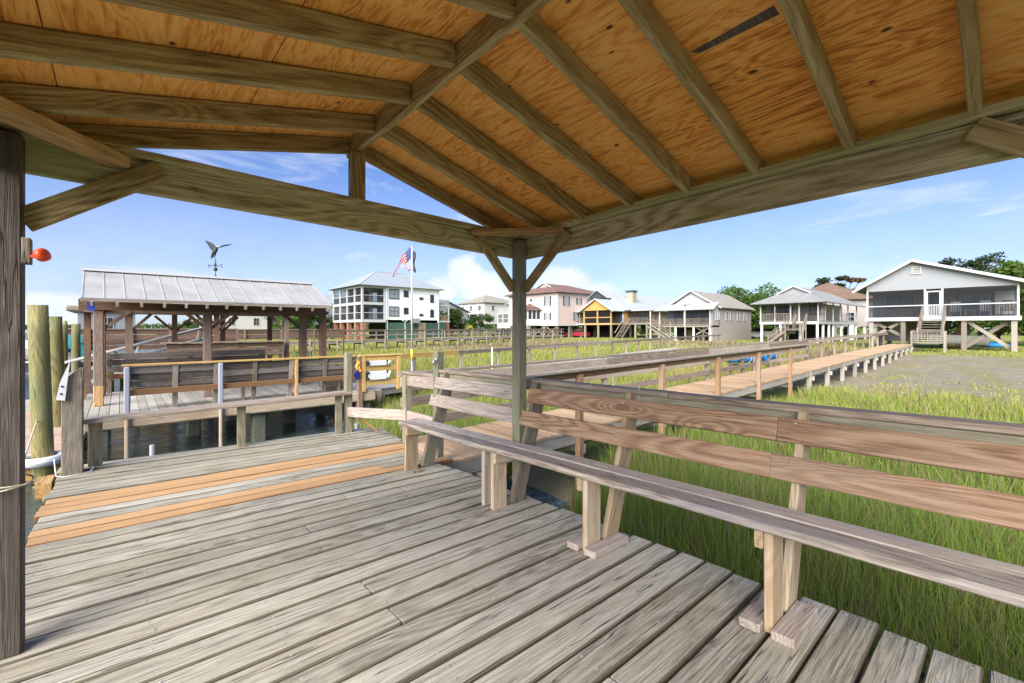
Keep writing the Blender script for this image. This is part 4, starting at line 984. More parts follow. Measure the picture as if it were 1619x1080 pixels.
# gangway with white aluminium hand rails
gw = thing('gangway', 'white aluminium gangway sloping up behind the metal roofed pavilion', 'gangway', (.3, 19.8, -.8))
def gp(t, o, z): return (-1.5+4.6*t, 18.9+o+1.6*t, -.80+1.35*t+z)
for o_ in (0, .9):
    for z in (.10, .5, .92): one('hand_rail', 'white_paint', lambda b: b.tube([gp(0, o_, z), gp(1, o_, z)], .032, 8), gw)
    one('strut', 'white_paint', lambda b: [b.tube([gp(t, o_, .1), gp(t+.03, o_, .92)], .024, 6) for t in (0, .2, .4, .6, .8, .97)], gw)
one('tread', 'galv', lambda b: b.board(gp(0, .45, .05), gp(1, .45, .05), .86, .05), gw)
# second pavilion behind
p2 = thing('pavilion', 'flat roofed brown timber pavilion behind the metal roofed one', 'pavilion', (1.8, 18.5, NZ))
for x, y in ((-.72, 18.0), (.2, 17.2), (2.35, 17.2), (4.45, 17.2), (.2, 19.8), (1.45, 19.8), (2.9, 19.8), (4.5, 19.8)):
    one('post', 'post_rust', lambda b: b.board((x, y, -1.9), (x, y, 1.72), .15, .15, up=(0, 1, 0)), p2)
one('roof', 'rail_grey', lambda b: b.board((-1.1, 18.5, 1.80), (4.9, 18.5, 1.80), 3.4, .14, ch=.02), p2)
for x, y, dx in ((.2, 17.2, .5), (2.35, 17.2, .55), (2.35, 17.2, -.55), (4.45, 17.2, -.5), (1.45, 19.8, .55), (1.45, 19.8, -.55), (2.9, 19.8, .5), (2.9, 19.8, -.5)):
    one('brace', 'post_rust', lambda b: b.board((x, y, 1.12), (x+dx, y, 1.68), .08, .06, up=(0, 1, 0)), p2)
b2 = thing('bench', 'brown slatted bench with a grey top rail under the flat roofed pavilion', 'bench', (2.2, 16.9, NZ))
for z in (.70, .55, .40): one('back_board', 'post_rust', lambda b: b.board((1.05, 16.95, z), (4.3, 16.95, z), .04, .135, seg=3, wob=.006), b2)
one('cap_board', 'rail_grey', lambda b: b.board((.9, 16.95, .80), (4.4, 16.95, .80), .2, .04), b2)
for x in (1.1, 2.0, 3.0, 4.2): one('leg', 'post_rust', lambda b: b.board((x, 17.0, NZ), (x, 17.0, .78), .06, .1, up=(1, 0, 0)), b2)
d2 = thing('dock', 'dark brown dock under the flat roofed pavilion', 'dock', (2, 18.6, NZ))
one('decking', 'rail_grey', lambda b: [b.board((x, 16.6, NZ-.02), (x, 20.6, NZ-.02), .14, .04, ch=0) for x in np.arange(.2, 5.2, .148)], d2)
for x in (.3, 2.6, 4.9):
    for y in (16.8, 20.3): one('pile', 'pile_wet', lambda b: b.tube([(x, y, -2.4), (x, y, NZ-.04)], .12, 10), d2)
# plank screens of the docks further up the creek
def screen_fence(x0, y0, x1, y1, z0, z1, lab, n=4):
    f = thing('plank_fence', lab, 'fence', ((x0+x1)/2, (y0+y1)/2, z0)); h = (z1-z0)/n
    one('board', 'post_rust', lambda b: [b.board((x0, y0, z0+h*(k+.5)), (x1, y1, z0+h*(k+.5)), .04, h-.02, seg=4, wob=.01) for k in range(n)], f)
    one('cap_board', 'rail_grey', lambda b: b.board((x0, y0, z1+.02), (x1, y1, z1+.02), .16, .04), f)
    for k in range(6):
        t = k/5; one('post', 'post_rust', lambda b: b.board((x0+(x1-x0)*t, y0+(y1-y0)*t-.06, -1.9), (x0+(x1-x0)*t, y0+(y1-y0)*t-.06, z1), .1, .1, up=(0, 1, 0)), f)
screen_fence(-2.2, 24.0, 4.2, 24.6, .35, 1.20, 'brown plank dock screen behind the gangway')
screen_fence(1.5, 31.5, 12.5, 33.2, .55, 1.15, 'long tan plank screen of a farther dock seen under the metal roof', 4)
ac = thing('chair', 'turquoise slatted chair on the dock left of the metal roof', 'chair', (-1.35, 22.8, .1))
def adk(b): return [b.board((-1.50+.10*k, 22.9, .50), (-1.52+.105*k, 23.15, .98), .085, .03, up=(0, -1, .3)) for k in range(5)]
one('backrest', 'turquoise', adk, ac)
one('seat', 'turquoise', lambda b: [b.board((-1.65, 22.45+.11*k, .50-.03*k), (-1.08, 22.45+.11*k, .50-.03*k), .09, .03) for k in range(5)], ac)
for x in (-1.68, -1.04):
    one('arm', 'turquoise', lambda b: b.board((x, 22.35, .72), (x, 23.0, .70), .11, .03), ac); one('leg', 'turquoise', lambda b: b.board((x, 22.42, .1), (x, 22.42, .71), .03, .09, up=(1, 0, 0)), ac); one('leg', 'turquoise', lambda b: b.board((x, 22.95, .1), (x, 22.95, .70), .03, .09, up=(1, 0, 0)), ac)
d3 = thing('dock', 'small dock platform under the turquoise chair', 'dock', (-1, 23, .08))
one('decking', 'rail_grey', lambda b: [b.board((-2.2, y, .06), (3.8, y, .06), .14, .04, ch=0) for y in np.arange(22.2, 24.0, .148)], d3)
for x in (-2.0, .2, 2.2, 3.6):
    for y in (22.3, 23.8): one('pile', 'pile_wet', lambda b: b.tube([(x, y, -2.4), (x, y, .03)], .12, 10), d3)
# far boats and docks up the creek
def boat(x, y, L, W, ang, z, lab, hull='white_paint', top=True):
    b_ = thing('boat', lab, 'boat', (x, y, WATER_Z)); ca, sa = math.cos(ang), math.sin(ang)
    T = lambda a, o, h: (x+ca*a-sa*o, y+sa*a+ca*o, z+h)
    def hullfn(u, v):
        a = (u-.5)*L; tw = W/2*(1-max(0, (u-.55)/.45)**2.2); s_ = 2*v-1; yy = tw*math.copysign(abs(s_)**.7, s_); dep = .75*(1-abs(s_)**2.5)
        return T(a, yy, .62+.25*max(0, u-.5)-dep)
    m = MB(); m.grid(hullfn, 18, 10); m.build('hull', hull, b_, smooth=True)
    one('deck', 'white_plastic', lambda m: m.poly([T(-L*.49, -W*.46, .56), T(L*.1, -W*.46, .56), T(L*.44, 0, .62), T(L*.1, W*.46, .56), T(-L*.49, W*.46, .56)], (0, 0, .03)), b_)
    one('console', 'white_plastic', lambda m: m.board(T(-.3, 0, .9), T(.4, 0, .9), .7, .7, ch=.08), b_)
    one('windscreen', 'glass', lambda m: m.board(T(.42, -.3, 1.4), T(.42, .3, 1.4), .02, .3, up=(0, 0, 1)), b_)
    if top:
        one('canopy', 'white_paint', lambda m: m.board(T(-1.1, 0, 2.05), T(1.1, 0, 2.05), 1.7, .08, ch=.03), b_)
        for a in (-.9, .9):
            for o in (-.7, .7): one('canopy_post', 'galv', lambda m: m.tube([T(a, o, .6), T(a, o, 2.03)], .025, 6), b_)
boat(-2.2, 36.5, 6.2, 2.2, 1.3, -1.1, 'white boat with flat white canopy moored beyond the pilings')
boat(-6.2, 60, 7.0, 2.4, 1.45, -1.1, 'distant dark hulled boat at the far left dock', hull='navy')
fl_ = thing('floating_dock', 'far white railed floating dock at the left edge', 'dock', (-6.5, 52, -1.2))
one('decking', 'nbr_deck', lambda b: b.board((-5.4, 44, -.7), (-5.4, 70, -.7), 1.8, .3), fl_)
for y in np.arange(44.5, 70, 3.2): one('post', 'white_paint', lambda b: b.tube([(-4.6, y, -.6), (-4.6, y, .9)], .05, 6), fl_)
one('rail', 'white_paint', lambda b: (b.tube([(-4.6, 44.2, .88), (-4.6, 70, .88)], .04, 6), b.tube([(-4.6, 44.2, .3), (-4.6, 70, .3)], .03, 6)), fl_)
pr = pile(-4.3, 46, .16, 2.0, 'left distant green piling by the white railed dock')
for k, (x, y, z1) in enumerate(((-3.95, 52, 1.9), (-5.9, 58, 2.2), (-4.2, 64, 2.0), (-7.0, 70, 2.4))):
    o = pr.copy(); COL.objects.link(o); o.location = (x, y, -2.4+(z1-2.0)); o['label'] = ('second distant green piling right of the white railed dock', 'tall far green piling behind the white railed dock', 'farther green piling near the end of the white railed dock', 'farthest green piling past the white railed dock')[k]

# ================================================================ HOUSES
def window(root, ax, c, a0, a1, z0, z1, frame='white_paint', glass='glass', bars=(1, 1), shutters=False, face=-1, fw=.07):
    """a window on the plane X=c (ax 'x', a runs along Y) or Y=c (ax 'y', a runs along X), looking towards -axis"""
    a0, a1 = min(a0, a1), max(a0, a1)
    def bx(b, p0, p1, q0, q1, d0, d1):
        if ax == 'x': b.wbox(c+d0, c+d1, p0, p1, q0, q1)
        else: b.wbox(p0, p1, c+d0, c+d1, q0, q1)
    b = MB()
    bx(b, a0, a1, z1-fw, z1, -.07, -.003); bx(b, a0-.03, a1+.03, z0-.02, z0+fw, -.09, -.003)
    bx(b, a0, a0+fw, z0+fw+.002, z1-fw-.002, -.07, -.003); bx(b, a1-fw, a1, z0+fw+.002, z1-fw-.002, -.07, -.003)
    for k in range(1, bars[0]+1): p = a0+(a1-a0)*k/(bars[0]+1); bx(b, p-.025, p+.025, z0+fw+.002, z1-fw-.002, -.055, -.004)
    for k in range(1, bars[1]+1): q = z0+(z1-z0)*k/(bars[1]+1); bx(b, a0+fw+.002, a1-fw-.002, q-.025, q+.025, -.06, -.005)
    w = b.build('window', frame, root)
    b = MB(); bx(b, a0+fw, a1-fw, z0+fw, z1-fw, -.03, -.012); b.build('pane', glass, w)
    if shutters:
        for s0, s1 in ((a0-.36, a0-.05), (a1+.05, a1+.36)):
            b = MB(); bx(b, s0, s1, z0, z1, -.06, -.003)
            for k in range(8): q = z0+(z1-z0)*(k+.5)/8; bx(b, s0+.05, s1-.05, q-.03, q+.03, -.075, -.061)
            b.build('shutter', 'shutter', w)
    return w
def pillars(root, pts, z0, z1, w, mat, name='pier'):
    for x, y in pts: one(name, mat, lambda b: b.board((x, y, z0), (x, y, z1), w, w, up=(0, 1, 0), ch=.01), root)
def deck_rail(root, pts, z, h, mat, n=None, balus=True):
    """railing along a polyline, with posts and thin balusters"""
    for a, b_ in zip(pts[:-1], pts[1:]):
        a = Vector(a); b_ = Vector(b_); L = (b_-a).length
        def f(b):
            b.board((a.x, a.y, z+h), (b_.x, b_.y, z+h), .09, .05); b.board((a.x, a.y, z+.12), (b_.x, b_.y, z+.12), .05, .05)
            if balus:
                k = int(L/.16)
                for i in range(1, k): p = a.lerp(b_, i/k); b.board((p.x, p.y, z+.145), (p.x, p.y, z+h-.026), .035, .035, up=(0, 1, 0), ch=0)
        one('railing', mat, f, root)
def stairs(root, x0, z0, x1, z1, y0, y1, mat, n=None, rail=.9):
    """flight from (x0,z0) at the top down to (x1,z1), between y0 and y1"""
    n = n or max(3, int(round(abs(z0-z1)/.19)))
    def tr(b):
        for k in range(1, n): t = k/n; b.board((x0+(x1-x0)*t, y0, z0+(z1-z0)*t), (x0+(x1-x0)*t, y1, z0+(z1-z0)*t), .27, .04)
    s = one('stair', mat, tr, root)
    for y in (y0, y1):
        one('stringer', mat, lambda b: b.board((x0, y, z0-.12), (x1, y, z1-.12), .05, .24), s)
        if rail:
            one('hand_rail', mat, lambda b: (b.board((x0, y, z0+rail), (x1, y, z1+rail), .10, .05), b.board((x0, y, z0+rail*.55), (x1, y, z1+rail*.55), .05, .10),
                b.board((x0, y, z0-.1), (x0, y, z0+rail), .09, .09, up=(0, 1, 0)), b.board((x1, y, z1-.2), (x1, y, z1+rail), .09, .09, up=(0, 1, 0)), b.board(((x0+x1)/2, y, (z0+z1)/2-.2), ((x0+x1)/2, y, (z0+z1)/2+rail), .08, .08, up=(0, 1, 0))), s)
    return s
def gable_wall(b, X, pts, th): b.poly([(X, y, z) for y, z in pts], (th, 0, 0))

# ---------------------------------------------------------------- white screened cottage at the end of our walkway
GX = lambda x, y: ground_z(x, y)
h1 = thing('cottage', 'white screened cottage on grey wooden piers with a central stair', 'house', (53, 4, -.45))
X, Y0h, Y1h, FZ = 48.0, -.34, 8.30, 2.12
rz = lambda y: 6.70-(y-5.35)*.60 if y > 5.35 else 6.70-(5.35-y)*.352
one('wall', 'siding_white', lambda b: gable_wall(b, X, [(Y0h, 4.36), (Y1h, 4.36), (Y1h, rz(Y1h)-.05), (5.35, 6.63), (Y0h, rz(Y0h)-.05)], .12), h1, label='white clapboard gable')
m = MB(); m.wbox(X+2.6, X+2.75, Y0h, Y1h, FZ, 4.5); m.wbox(X+2.75, X+10, Y1h-.12, Y1h, FZ, 4.9); m.wbox(X+2.75, X+10, Y0h, Y0h+.12, FZ, 4.7)
m.build('wall', 'interior_grey', h1, label='grey recessed porch wall')
one('porch_ceiling', 'white_paint', lambda b: b.wbox(X+.13, X+2.6, Y0h+.02, Y1h-.02, 4.38, 4.43), h1)
one('porch_floor', 'house_wood', lambda b: b.wbox(X+.02, X+10, Y0h, Y1h, FZ-.10, FZ), h1)
one('band_board', 'white_paint', lambda b: (b.wbox(X-.06, X+.018, Y0h-.05, Y1h+.1, FZ-.28, FZ+.02), b.wbox(X+.02, X+10, Y1h+.003, Y1h+.09, FZ-.28, FZ+.02), b.wbox(X+.02, X+10, Y0h-.09, Y0h-.003, FZ-.28, FZ+.02)), h1)
m = MB()
m.roof([(X-.45, Y1h+.85, rz(Y1h+.85)), (X+10.3, Y1h+.85, rz(Y1h+.85)), (X+10.3, 5.35, 6.70), (X-.45, 5.35, 6.70)], .10)
m.roof([(X+10.3, Y0h-.75, rz(Y0h-.75)), (X-.45, Y0h-.75, rz(Y0h-.75)), (X-.45, 5.35, 6.70), (X+10.3, 5.35, 6.70)], .10)
rf1 = m.build('roof', 'shingle_grey', h1)
one('barge_board', 'white_paint', lambda b: (b.board((X-.475, Y1h+.9, rz(Y1h+.9)-.03), (X-.475, 5.35, 6.69), .05, .2), b.board((X-.475, 5.35, 6.69), (X-.475, Y0h-.8, rz(Y0h-.8)-.03), .05, .2)), rf1)
window(h1, 'x', X, 4.82, 5.42, 5.62, 6.22, 'white_paint', 'house_wood', (0, 2))
# porch frame and screens
for y in (Y0h+.06, 3.62, 4.62, Y1h-.06): one('porch_post', 'white_paint', lambda b: b.wbox(X+.0, X+.10, y-.06, y+.06, FZ+.022, 4.357), h1)
for ya, yb in ((Y0h+.12, 3.56), (4.68, Y1h-.12)):
    one('porch_rail', 'white_paint', lambda b: b.wbox(X+.01, X+.09, ya, yb, FZ+.92, FZ+1.0), h1)
    one('screen', 'screen', lambda b: b.wbox(X+.045, X+.050, ya, yb, FZ+.03, 4.355), h1)
    one('porch_baluster', 'interior_dark', lambda b: [b.wbox(X+.06, X+.08, ya+.13*k, ya+.13*k+.03, FZ+.03, FZ+.92) for k in range(1, int((yb-ya)/.13))], h1)
dr = one('screen_door', 'white_paint', lambda b: (b.wbox(X+.0, X+.06, 3.70, 3.79, FZ+.03, 4.20), b.wbox(X+.0, X+.06, 4.45, 4.54, FZ+.03, 4.20), b.wbox(X, X+.06, 3.79, 4.45, 4.10, 4.20), b.wbox(X, X+.06, 3.79, 4.45, FZ+.92, FZ+1.0), b.wbox(X, X+.06, 3.79, 4.45, FZ+.03, FZ+.13), [b.wbox(X+.01, X+.05, 3.84+.095*k, 3.88+.095*k, FZ+.13, FZ+.92) for k in range(7)]), h1)
one('screen', 'screen', lambda b: b.wbox(X+.07, X+.075, 3.72, 4.52, FZ+.05, 4.18), dr)
XB = X+2.6
for a0, a1, z0, z1 in ((5.6, 7.3, 3.0, 3.95), (1.0, 1.95, FZ+.1, 4.05), (2.0, 2.95, FZ+.1, 4.05), (3.75, 4.5, FZ+.1, 4.05)):
    window(h1, 'x', XB, a0, a1, z0, z1, 'interior_dark', 'glass_blue', (1, 0) if a1-a0 > 1.2 else (0, 0))
one('curtain', 'curtain', lambda b: b.wbox(XB-.13, XB-.11, -.1, .9, FZ+.2, 4.1), h1)
pillars(h1, [(X+.25, y) for y in (Y0h+.25, 2.45, 5.95, Y1h-.3)]+[(X+4, y) for y in (Y0h+.25, 2.45, 5.95, Y1h-.3)]+[(X+8.5, y) for y in (Y0h+.25, 4, Y1h-.3)], -.6, FZ-.1, .30, 'house_wood')
for p0, p1 in (((2.5, -.3), (.0, 1.9)), ((.0, -.3), (2.4, 1.9)), ((5.9, .5), (8.0, 1.85)), ((6.0, 1.85), (8.0, .5))):
    one('cross_brace', 'house_wood', lambda b: b.board((X+(.62 if p0[0] > p1[0] else .5), p0[0], p0[1]), (X+(.62 if p0[0] > p1[0] else .5), p1[0], p1[1]), .08, .24, up=(0, 0, 1)), h1)
one('lower_wall', 'siding_white', lambda b: b.wbox(X+4.4, X+4.5, 5.2, 7.9, .1, FZ-.1), h1)
stairs(h1, X-.1, FZ, X-2.9, .35, 3.45, 4.75, 'house_wood')
m = MB(); m.board((X-3.4, 3.3, .18), (X-3.4, 4.95, .18), .9, .06); m.build('landing', 'house_wood', h1)
def lattice(b):
    for k in range(9): b.board((X-3.86, 3.42+.17*k, .32), (X-3.86, 3.42+.17*k, 1.0), .03, .05, up=(1, 0, 0), ch=0)
    for k in range(5): b.board((X-3.88, 3.3, .34+.165*k), (X-3.88, 4.9, .34+.165*k), .03, .05, ch=0)
    b.board((X-3.87, 3.22, 1.08), (X-3.87, 4.98, 1.08), .13, .05)
one('lattice', 'house_wood', lattice, h1)
pillars(h1, [(X-3.87, 3.22), (X-3.87, 4.98), (X-2.92, 3.22), (X-2.92, 4.98)], -.9, 1.05, .11, 'house_wood', 'landing_post')
# porch furniture and what is kept under the cottage
def rocker(x, y, mat, lab):
    r = thing('rocking_chair', lab, 'chair', (x, y, FZ))
    one('seat', mat, lambda b: b.board((x, y-.27, FZ+.44), (x, y+.27, FZ+.44), .5, .04), r)
    one('backrest', mat, lambda b: [b.board((x+.22, y-.24+.12*k, FZ+.45), (x+.40, y-.24+.12*k, FZ+1.15), .075, .025, up=(1, 0, 0)) for k in range(5)]+[b.board((x+.40, y-.28, FZ+1.17), (x+.40, y+.28, FZ+1.17), .03, .10)], r)
    for s_ in (-.28, .28):
        one('arm', mat, lambda b: (b.board((x-.25, y+s_, FZ+.66), (x+.28, y+s_, FZ+.66), .09, .03), b.board((x-.22, y+s_, FZ+.07), (x-.22, y+s_, FZ+.65), .04, .05, up=(0, 1, 0)), b.board((x+.2, y+s_, FZ+.07), (x+.26, y+s_, FZ+.66), .04, .05, up=(0, 1, 0))), r)
        one('rocker', mat, lambda b: b.tube([(x-.45, y+s_, FZ+.10), (x-.2, y+s_, FZ+.04), (x+.1, y+s_, FZ+.035), (x+.4, y+s_, FZ+.10)], .03, 6), r)
    return r
rocker(48.75, 2.95, 'white_paint', 'white rocking chair beside the screen door of the cottage')
rocker(48.75, 1.35, 'white_paint', 'white rocking chair in the middle of the right porch half')
rocker(48.9, .25, 'house_wood', 'grey rocking chair at the right end of the cottage porch')
def table(x, y, w, mat, lab):
    t = thing('table', lab, 'table', (x, y, FZ)); one('tabletop', mat, lambda b: b.board((x, y-w/2, FZ+.5), (x, y+w/2, FZ+.5), .5, .04), t)
    for sx in (-.2, .2):
        for sy in (-w/2+.06, w/2-.06): one('leg', mat, lambda b: b.board((x+sx, y+sy, FZ), (x+sx, y+sy, FZ+.48), .05, .05, up=(0, 1, 0)), t)
table(48.7, 2.15, .6, 'white_paint', 'small white side table between the two white rocking chairs')
table(48.8, 5.9, 1.3, 'house_wood', 'long dim table on the left half of the cottage porch')
hull = thing('rowing_boat', 'white boat hull stored under the white cottage', 'boat', (50.5, 3.0, -.4))
m = MB(); m.grid(lambda u, v: (50.6+.75*math.copysign(abs(2*v-1)**.7, 2*v-1)*(1-.8*max(0, u-.6)**2/.16), 1.2+3.4*u, .62-.75*(1-abs(2*v-1)**2.6)+.12*u), 18, 12); m.build('hull', 'white_paint', hull, smooth=True)
one('deck', 'white_plastic', lambda b: b.poly([(49.9, 1.22, .60), (51.3, 1.22, .60), (51.2, 3.4, .66), (50.6, 4.55, .72), (50.0, 3.4, .66)], (0, 0, .04)), hull)
o = one('kayak', 'blue_tarp', lambda b: b.grid(lambda u, v: (50.9+.32*math.cos(6.283*v)*math.sin((.02+3.1*u))**.6, .1+2.2*u, -.05+.22*math.sin(6.283*v)*math.sin((.02+3.1*u))**.6), 16, 12), smooth=True); tag(o, 'blue kayak lying behind the crossed braces under the white cottage', 'kayak'); rel(o, (50.9, 1.2, -.3))

# ---- person standing behind the boat under the cottage
def person(x, y, z, lab):
    J = {'pel': (0, 0, .95), 'bel': (0, 0, 1.10), 'che': (0, 0, 1.32), 'nec': (0, 0, 1.50), 'hd0': (-.01, 0, 1.60), 'hd1': (-.02, 0, 1.70), 'hd2': (-.01, 0, 1.77),
         'sl': (0, .17, 1.43), 'el': (-.02, .25, 1.16), 'wl': (-.12, .22, .93), 'fl': (-.15, .20, .84), 'sr': (0, -.17, 1.43), 'er': (-.03, -.26, 1.17), 'wr': (-.16, -.20, .98), 'fr': (-.20, -.18, .90),
         'hl': (0, .10, .90), 'kl': (-.02, .11, .50), 'al': (.02, .11, .08), 'tl': (-.15, .12, .03), 'hr': (0, -.10, .90), 'kr': (-.02, -.11, .50), 'ar': (.02, -.11, .08), 'tr': (-.15, -.12, .03)}
    rad = {'pel': .15, 'bel': .135, 'che': .15, 'nec': .06, 'hd0': .075, 'hd1': .098, 'hd2': .075, 'sl': .07, 'sr': .07, 'el': .045, 'er': .045, 'wl': .032, 'wr': .032, 'fl': .035, 'fr': .035, 'hl': .10, 'hr': .10, 'kl': .062, 'kr': .062, 'al': .042, 'ar': .042, 'tl': .035, 'tr': .035}
    E = [('pel', 'bel'), ('bel', 'che'), ('che', 'nec'), ('nec', 'hd0'), ('hd0', 'hd1'), ('hd1', 'hd2'), ('che', 'sl'), ('sl', 'el'), ('el', 'wl'), ('wl', 'fl'), ('che', 'sr'), ('sr', 'er'), ('er', 'wr'), ('wr', 'fr'),
         ('pel', 'hl'), ('hl', 'kl'), ('kl', 'al'), ('al', 'tl'), ('pel', 'hr'), ('hr', 'kr'), ('kr', 'ar'), ('ar', 'tr')]
    def skin(name, keys, edges, mat, parent, grow=1., over=None):
        ks = list(keys); me = bpy.data.meshes.new(name); P = over or J
        me.from_pydata([P[k] for k in ks], [(ks.index(a), ks.index(b)) for a, b in edges], [])
        ob = bpy.data.objects.new(name, me); COL.objects.link(ob); ob.parent = parent
        md = ob.modifiers.new('skin', 'SKIN'); md.use_smooth_shade = True
        for i, k in enumerate(ks):
            sv = me.skin_vertices[0].data[i]; sv.radius = (rad[k]*grow, rad[k]*grow*(1.25 if k in ('che', 'pel', 'bel') else 1)); sv.use_root = (k == ks[0])
        ob.modifiers.new('sub', 'SUBSURF').levels = 1; me.materials.append(MATS[mat]); return ob
    p = thing('person', lab, 'person', (x, y, z))
    skin('body', J.keys(), E, 'skin', p)
    J2 = dict(J); J2['kl'] = (-.01, .11, .55); J2['kr'] = (-.01, -.11, .55); J2['pel'] = (0, 0, .97)
    r0 = dict(rad); rad['kl'] = rad['kr'] = .075
    skin('shorts', ['pel', 'hl', 'kl', 'hr', 'kr'], [('pel', 'hl'), ('hl', 'kl'), ('pel', 'hr'), ('hr', 'kr')], 'shorts', p, 1.12, J2)
    rad.update(r0)
    m = MB(); m.ball((x+.02, y, z+1.755), .095, .092, .075); m.build('hair', 'hair', p, smooth=True)
person(53.2, 3.05, -.42, 'shirtless person in dark shorts standing behind the boat under the white cottage')

# ---------------------------------------------------------------- grey hip roofed cottage to its left
h2 = thing('cottage', 'grey hip roofed cottage with a wraparound porch and front stair', 'house', (68, 18, -.45))
X, Ya, Yb, FZ, EZ2 = 60.0, 14.7, 21.0, 2.05, 4.2
m = MB(); c = (Ya+Yb)/2; e = .8; yl, yr2 = Ya-e, Yb+e; xf, xb = X-.9, 80.5
zr2, zg = 6.35, 5.45
yg0, yg1 = c-1.75, c+1.75
m.roof([(xf, yl, EZ2), (xf, yr2, EZ2), (X+2.2, yg1, zg), (X+2.2, yg0, zg)], .09)
m.roof([(xb, yl, EZ2), (xf, yl, EZ2), (X+2.2, yg0, zg), (X+2.0, c, zr2), (xb-3, c, zr2)], .09)
m.roof([(xf, yr2, EZ2), (xb, yr2, EZ2), (xb-3, c, zr2), (X+2.0, c, zr2), (X+2.2, yg1, zg)], .09)
rf2 = m.build('roof', 'shingle_grey', h2)
one('gable', 'siding_white', lambda b: b.poly([(X+2.25, yg0+.05, zg), (X+2.25, yg1-.05, zg), (X+2.25, c, zr2-.05)], (.1, 0, 0)), rf2)
one('barge_board', 'white_paint', lambda b: (b.board((X+1.95, yg0-.1, zg+.06), (X+1.95, c, zr2+.07), .05, .15), b.board((X+1.95, c, zr2+.07), (X+1.95, yg1+.1, zg+.06), .05, .15)), rf2)
one('rafter_tail', 'interior_dark', lambda b: [b.board((xf-.02, yl+.2+k*.5, EZ2-.07), (xf+.6, yl+.2+k*.5, EZ2+.15), .08, .12, ch=0) for k in range(16)], h2)
m = MB(); m.wbox(X+2.2, X+2.35, Ya+.1, Yb, FZ, EZ2+.3); m.wbox(X+2.35, X+20, Ya+2.0, Ya+2.12, FZ, EZ2+.3); m.wbox(X+2.35, X+20, Yb-.12, Yb, FZ, EZ2+.3); m.build('wall', 'siding_taupe', h2)
one('porch_floor', 'white_paint', lambda b: b.wbox(X, X+20, Ya, Yb, FZ-.32, FZ), h2)
for y in (Ya+.1, 16.7, 17.6, 19.3, Yb-.1): one('porch_post', 'white_paint', lambda b: b.board((X+.1, y, FZ), (X+.1, y, EZ2+.25), .13, .13, up=(0, 1, 0)), h2)
for x in (X+3, X+6.5, X+10, X+14, X+19): one('porch_post', 'white_paint', lambda b: b.board((x, Ya+.1, FZ), (x, Ya+.1, EZ2+.2), .13, .13, up=(0, 1, 0)), h2)
deck_rail(h2, [(X+.1, 17.7), (X+.1, Yb-.1)], FZ, .95, 'rail_grey'); deck_rail(h2, [(X+.1, Ya+.1), (X+19, Ya+.1)], FZ, .95, 'rail_grey', balus=False)
one('screen', 'screen', lambda b: (b.wbox(X+.16, X+.165, 17.7, Yb-.15, FZ, EZ2+.1), b.wbox(X+.16, X+.165, Ya+.2, 16.6, FZ, EZ2+.1)), h2)
window(h2, 'x', X+2.2, 18.0, 20.4, 3.0, 3.95, 'interior_dark', 'glass', (2, 0)); window(h2, 'x', X+2.2, 15.1, 16.2, 2.9, 3.95, 'interior_dark', 'glass_pale', (1, 1))
pillars(h2, [(X+.2, y) for y in (Ya+.2, 16.6, 18.7, Yb-.2)]+[(X+5, y) for y in (Ya+.2, 18, Yb-.2)]+[(x, Ya+.2) for x in (X+2.5, X+7, X+11, X+15, X+19)]+[(X+12, Yb-.2)], -.6, FZ-.3, .22, 'siding_white2')
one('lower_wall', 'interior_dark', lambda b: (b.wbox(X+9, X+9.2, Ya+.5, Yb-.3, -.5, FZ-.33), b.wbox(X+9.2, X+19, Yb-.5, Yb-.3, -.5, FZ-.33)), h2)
one('lower_wall', 'siding_white', lambda b: b.wbox(X+4, X+4.1, 18.2, 20.2, .55, FZ-.33), h2)
one('curtain', 'curtain', lambda b: b.grid(lambda u, v: (X+14.5+2.5*u, Ya+.05+.06*math.sin(u*40), -.4+2.1*v), 40, 2), h2)
m = MB(); m.board((X-1.2, 15.8, 1.05), (X-1.2, 17.6, 1.05), 1.2, .06); m.build('landing', 'house_wood', h2)
stairs(h2, X-.05, FZ, X-1.1, 1.08, 15.9, 17.0, 'house_wood', 5)
def sidestair(b):
    for k in range(8): t = k/8; b.board((X-1.8, 17.65+1.7*t, .95-1.4*t), (X-.75, 17.65+1.7*t, .95-1.4*t), .25, .04)
st = one('stair', 'house_wood', sidestair, h2)
for x in (X-1.82, X-.72):
    one('hand_rail', 'house_wood', lambda b: (b.board((x, 17.6, 1.95), (x, 19.4, .5), .1, .06), b.board((x, 17.6, 1.5), (x, 19.4, .05), .05, .10), b.board((x, 17.6, .9), (x, 19.4, -.5), .05, .22), b.board((x, 19.4, -.5), (x, 19.4, .5), .09, .09, up=(0, 1, 0)), b.board((x, 18.5, 0), (x, 18.5, 1.2), .09, .09, up=(0, 1, 0))), st)
pillars(h2, [(X-1.8, 15.8), (X-.75, 15.8), (X-1.8, 17.6), (X-.75, 17.6)], -.6, 2.0, .11, 'house_wood', 'landing_post')
deck_rail(h2, [(X-1.8, 15.8), (X-1.8, 17.6)], 1.08, .95, 'house_wood', balus=False)
f2 = thing('flag', 'small red and white striped flag on the grey hip roofed cottage porch', 'flag', (X-.1, 19.2, 2.9))
one('stick', 'white_paint', lambda b: b.tube([(X+.05, 19.2, 2.95), (X-.75, 19.05, 3.55)], .02, 6), f2)
for k in range(6): one('stripe', ('flag_red', 'flag_white')[k % 2], lambda b: b.grid(lambda u, v: (X-.72+.10*k+.10*v, 19.05+.05*math.sin(u*4), 3.52-.07*k-.07*v-.75*u), 6, 1), f2)

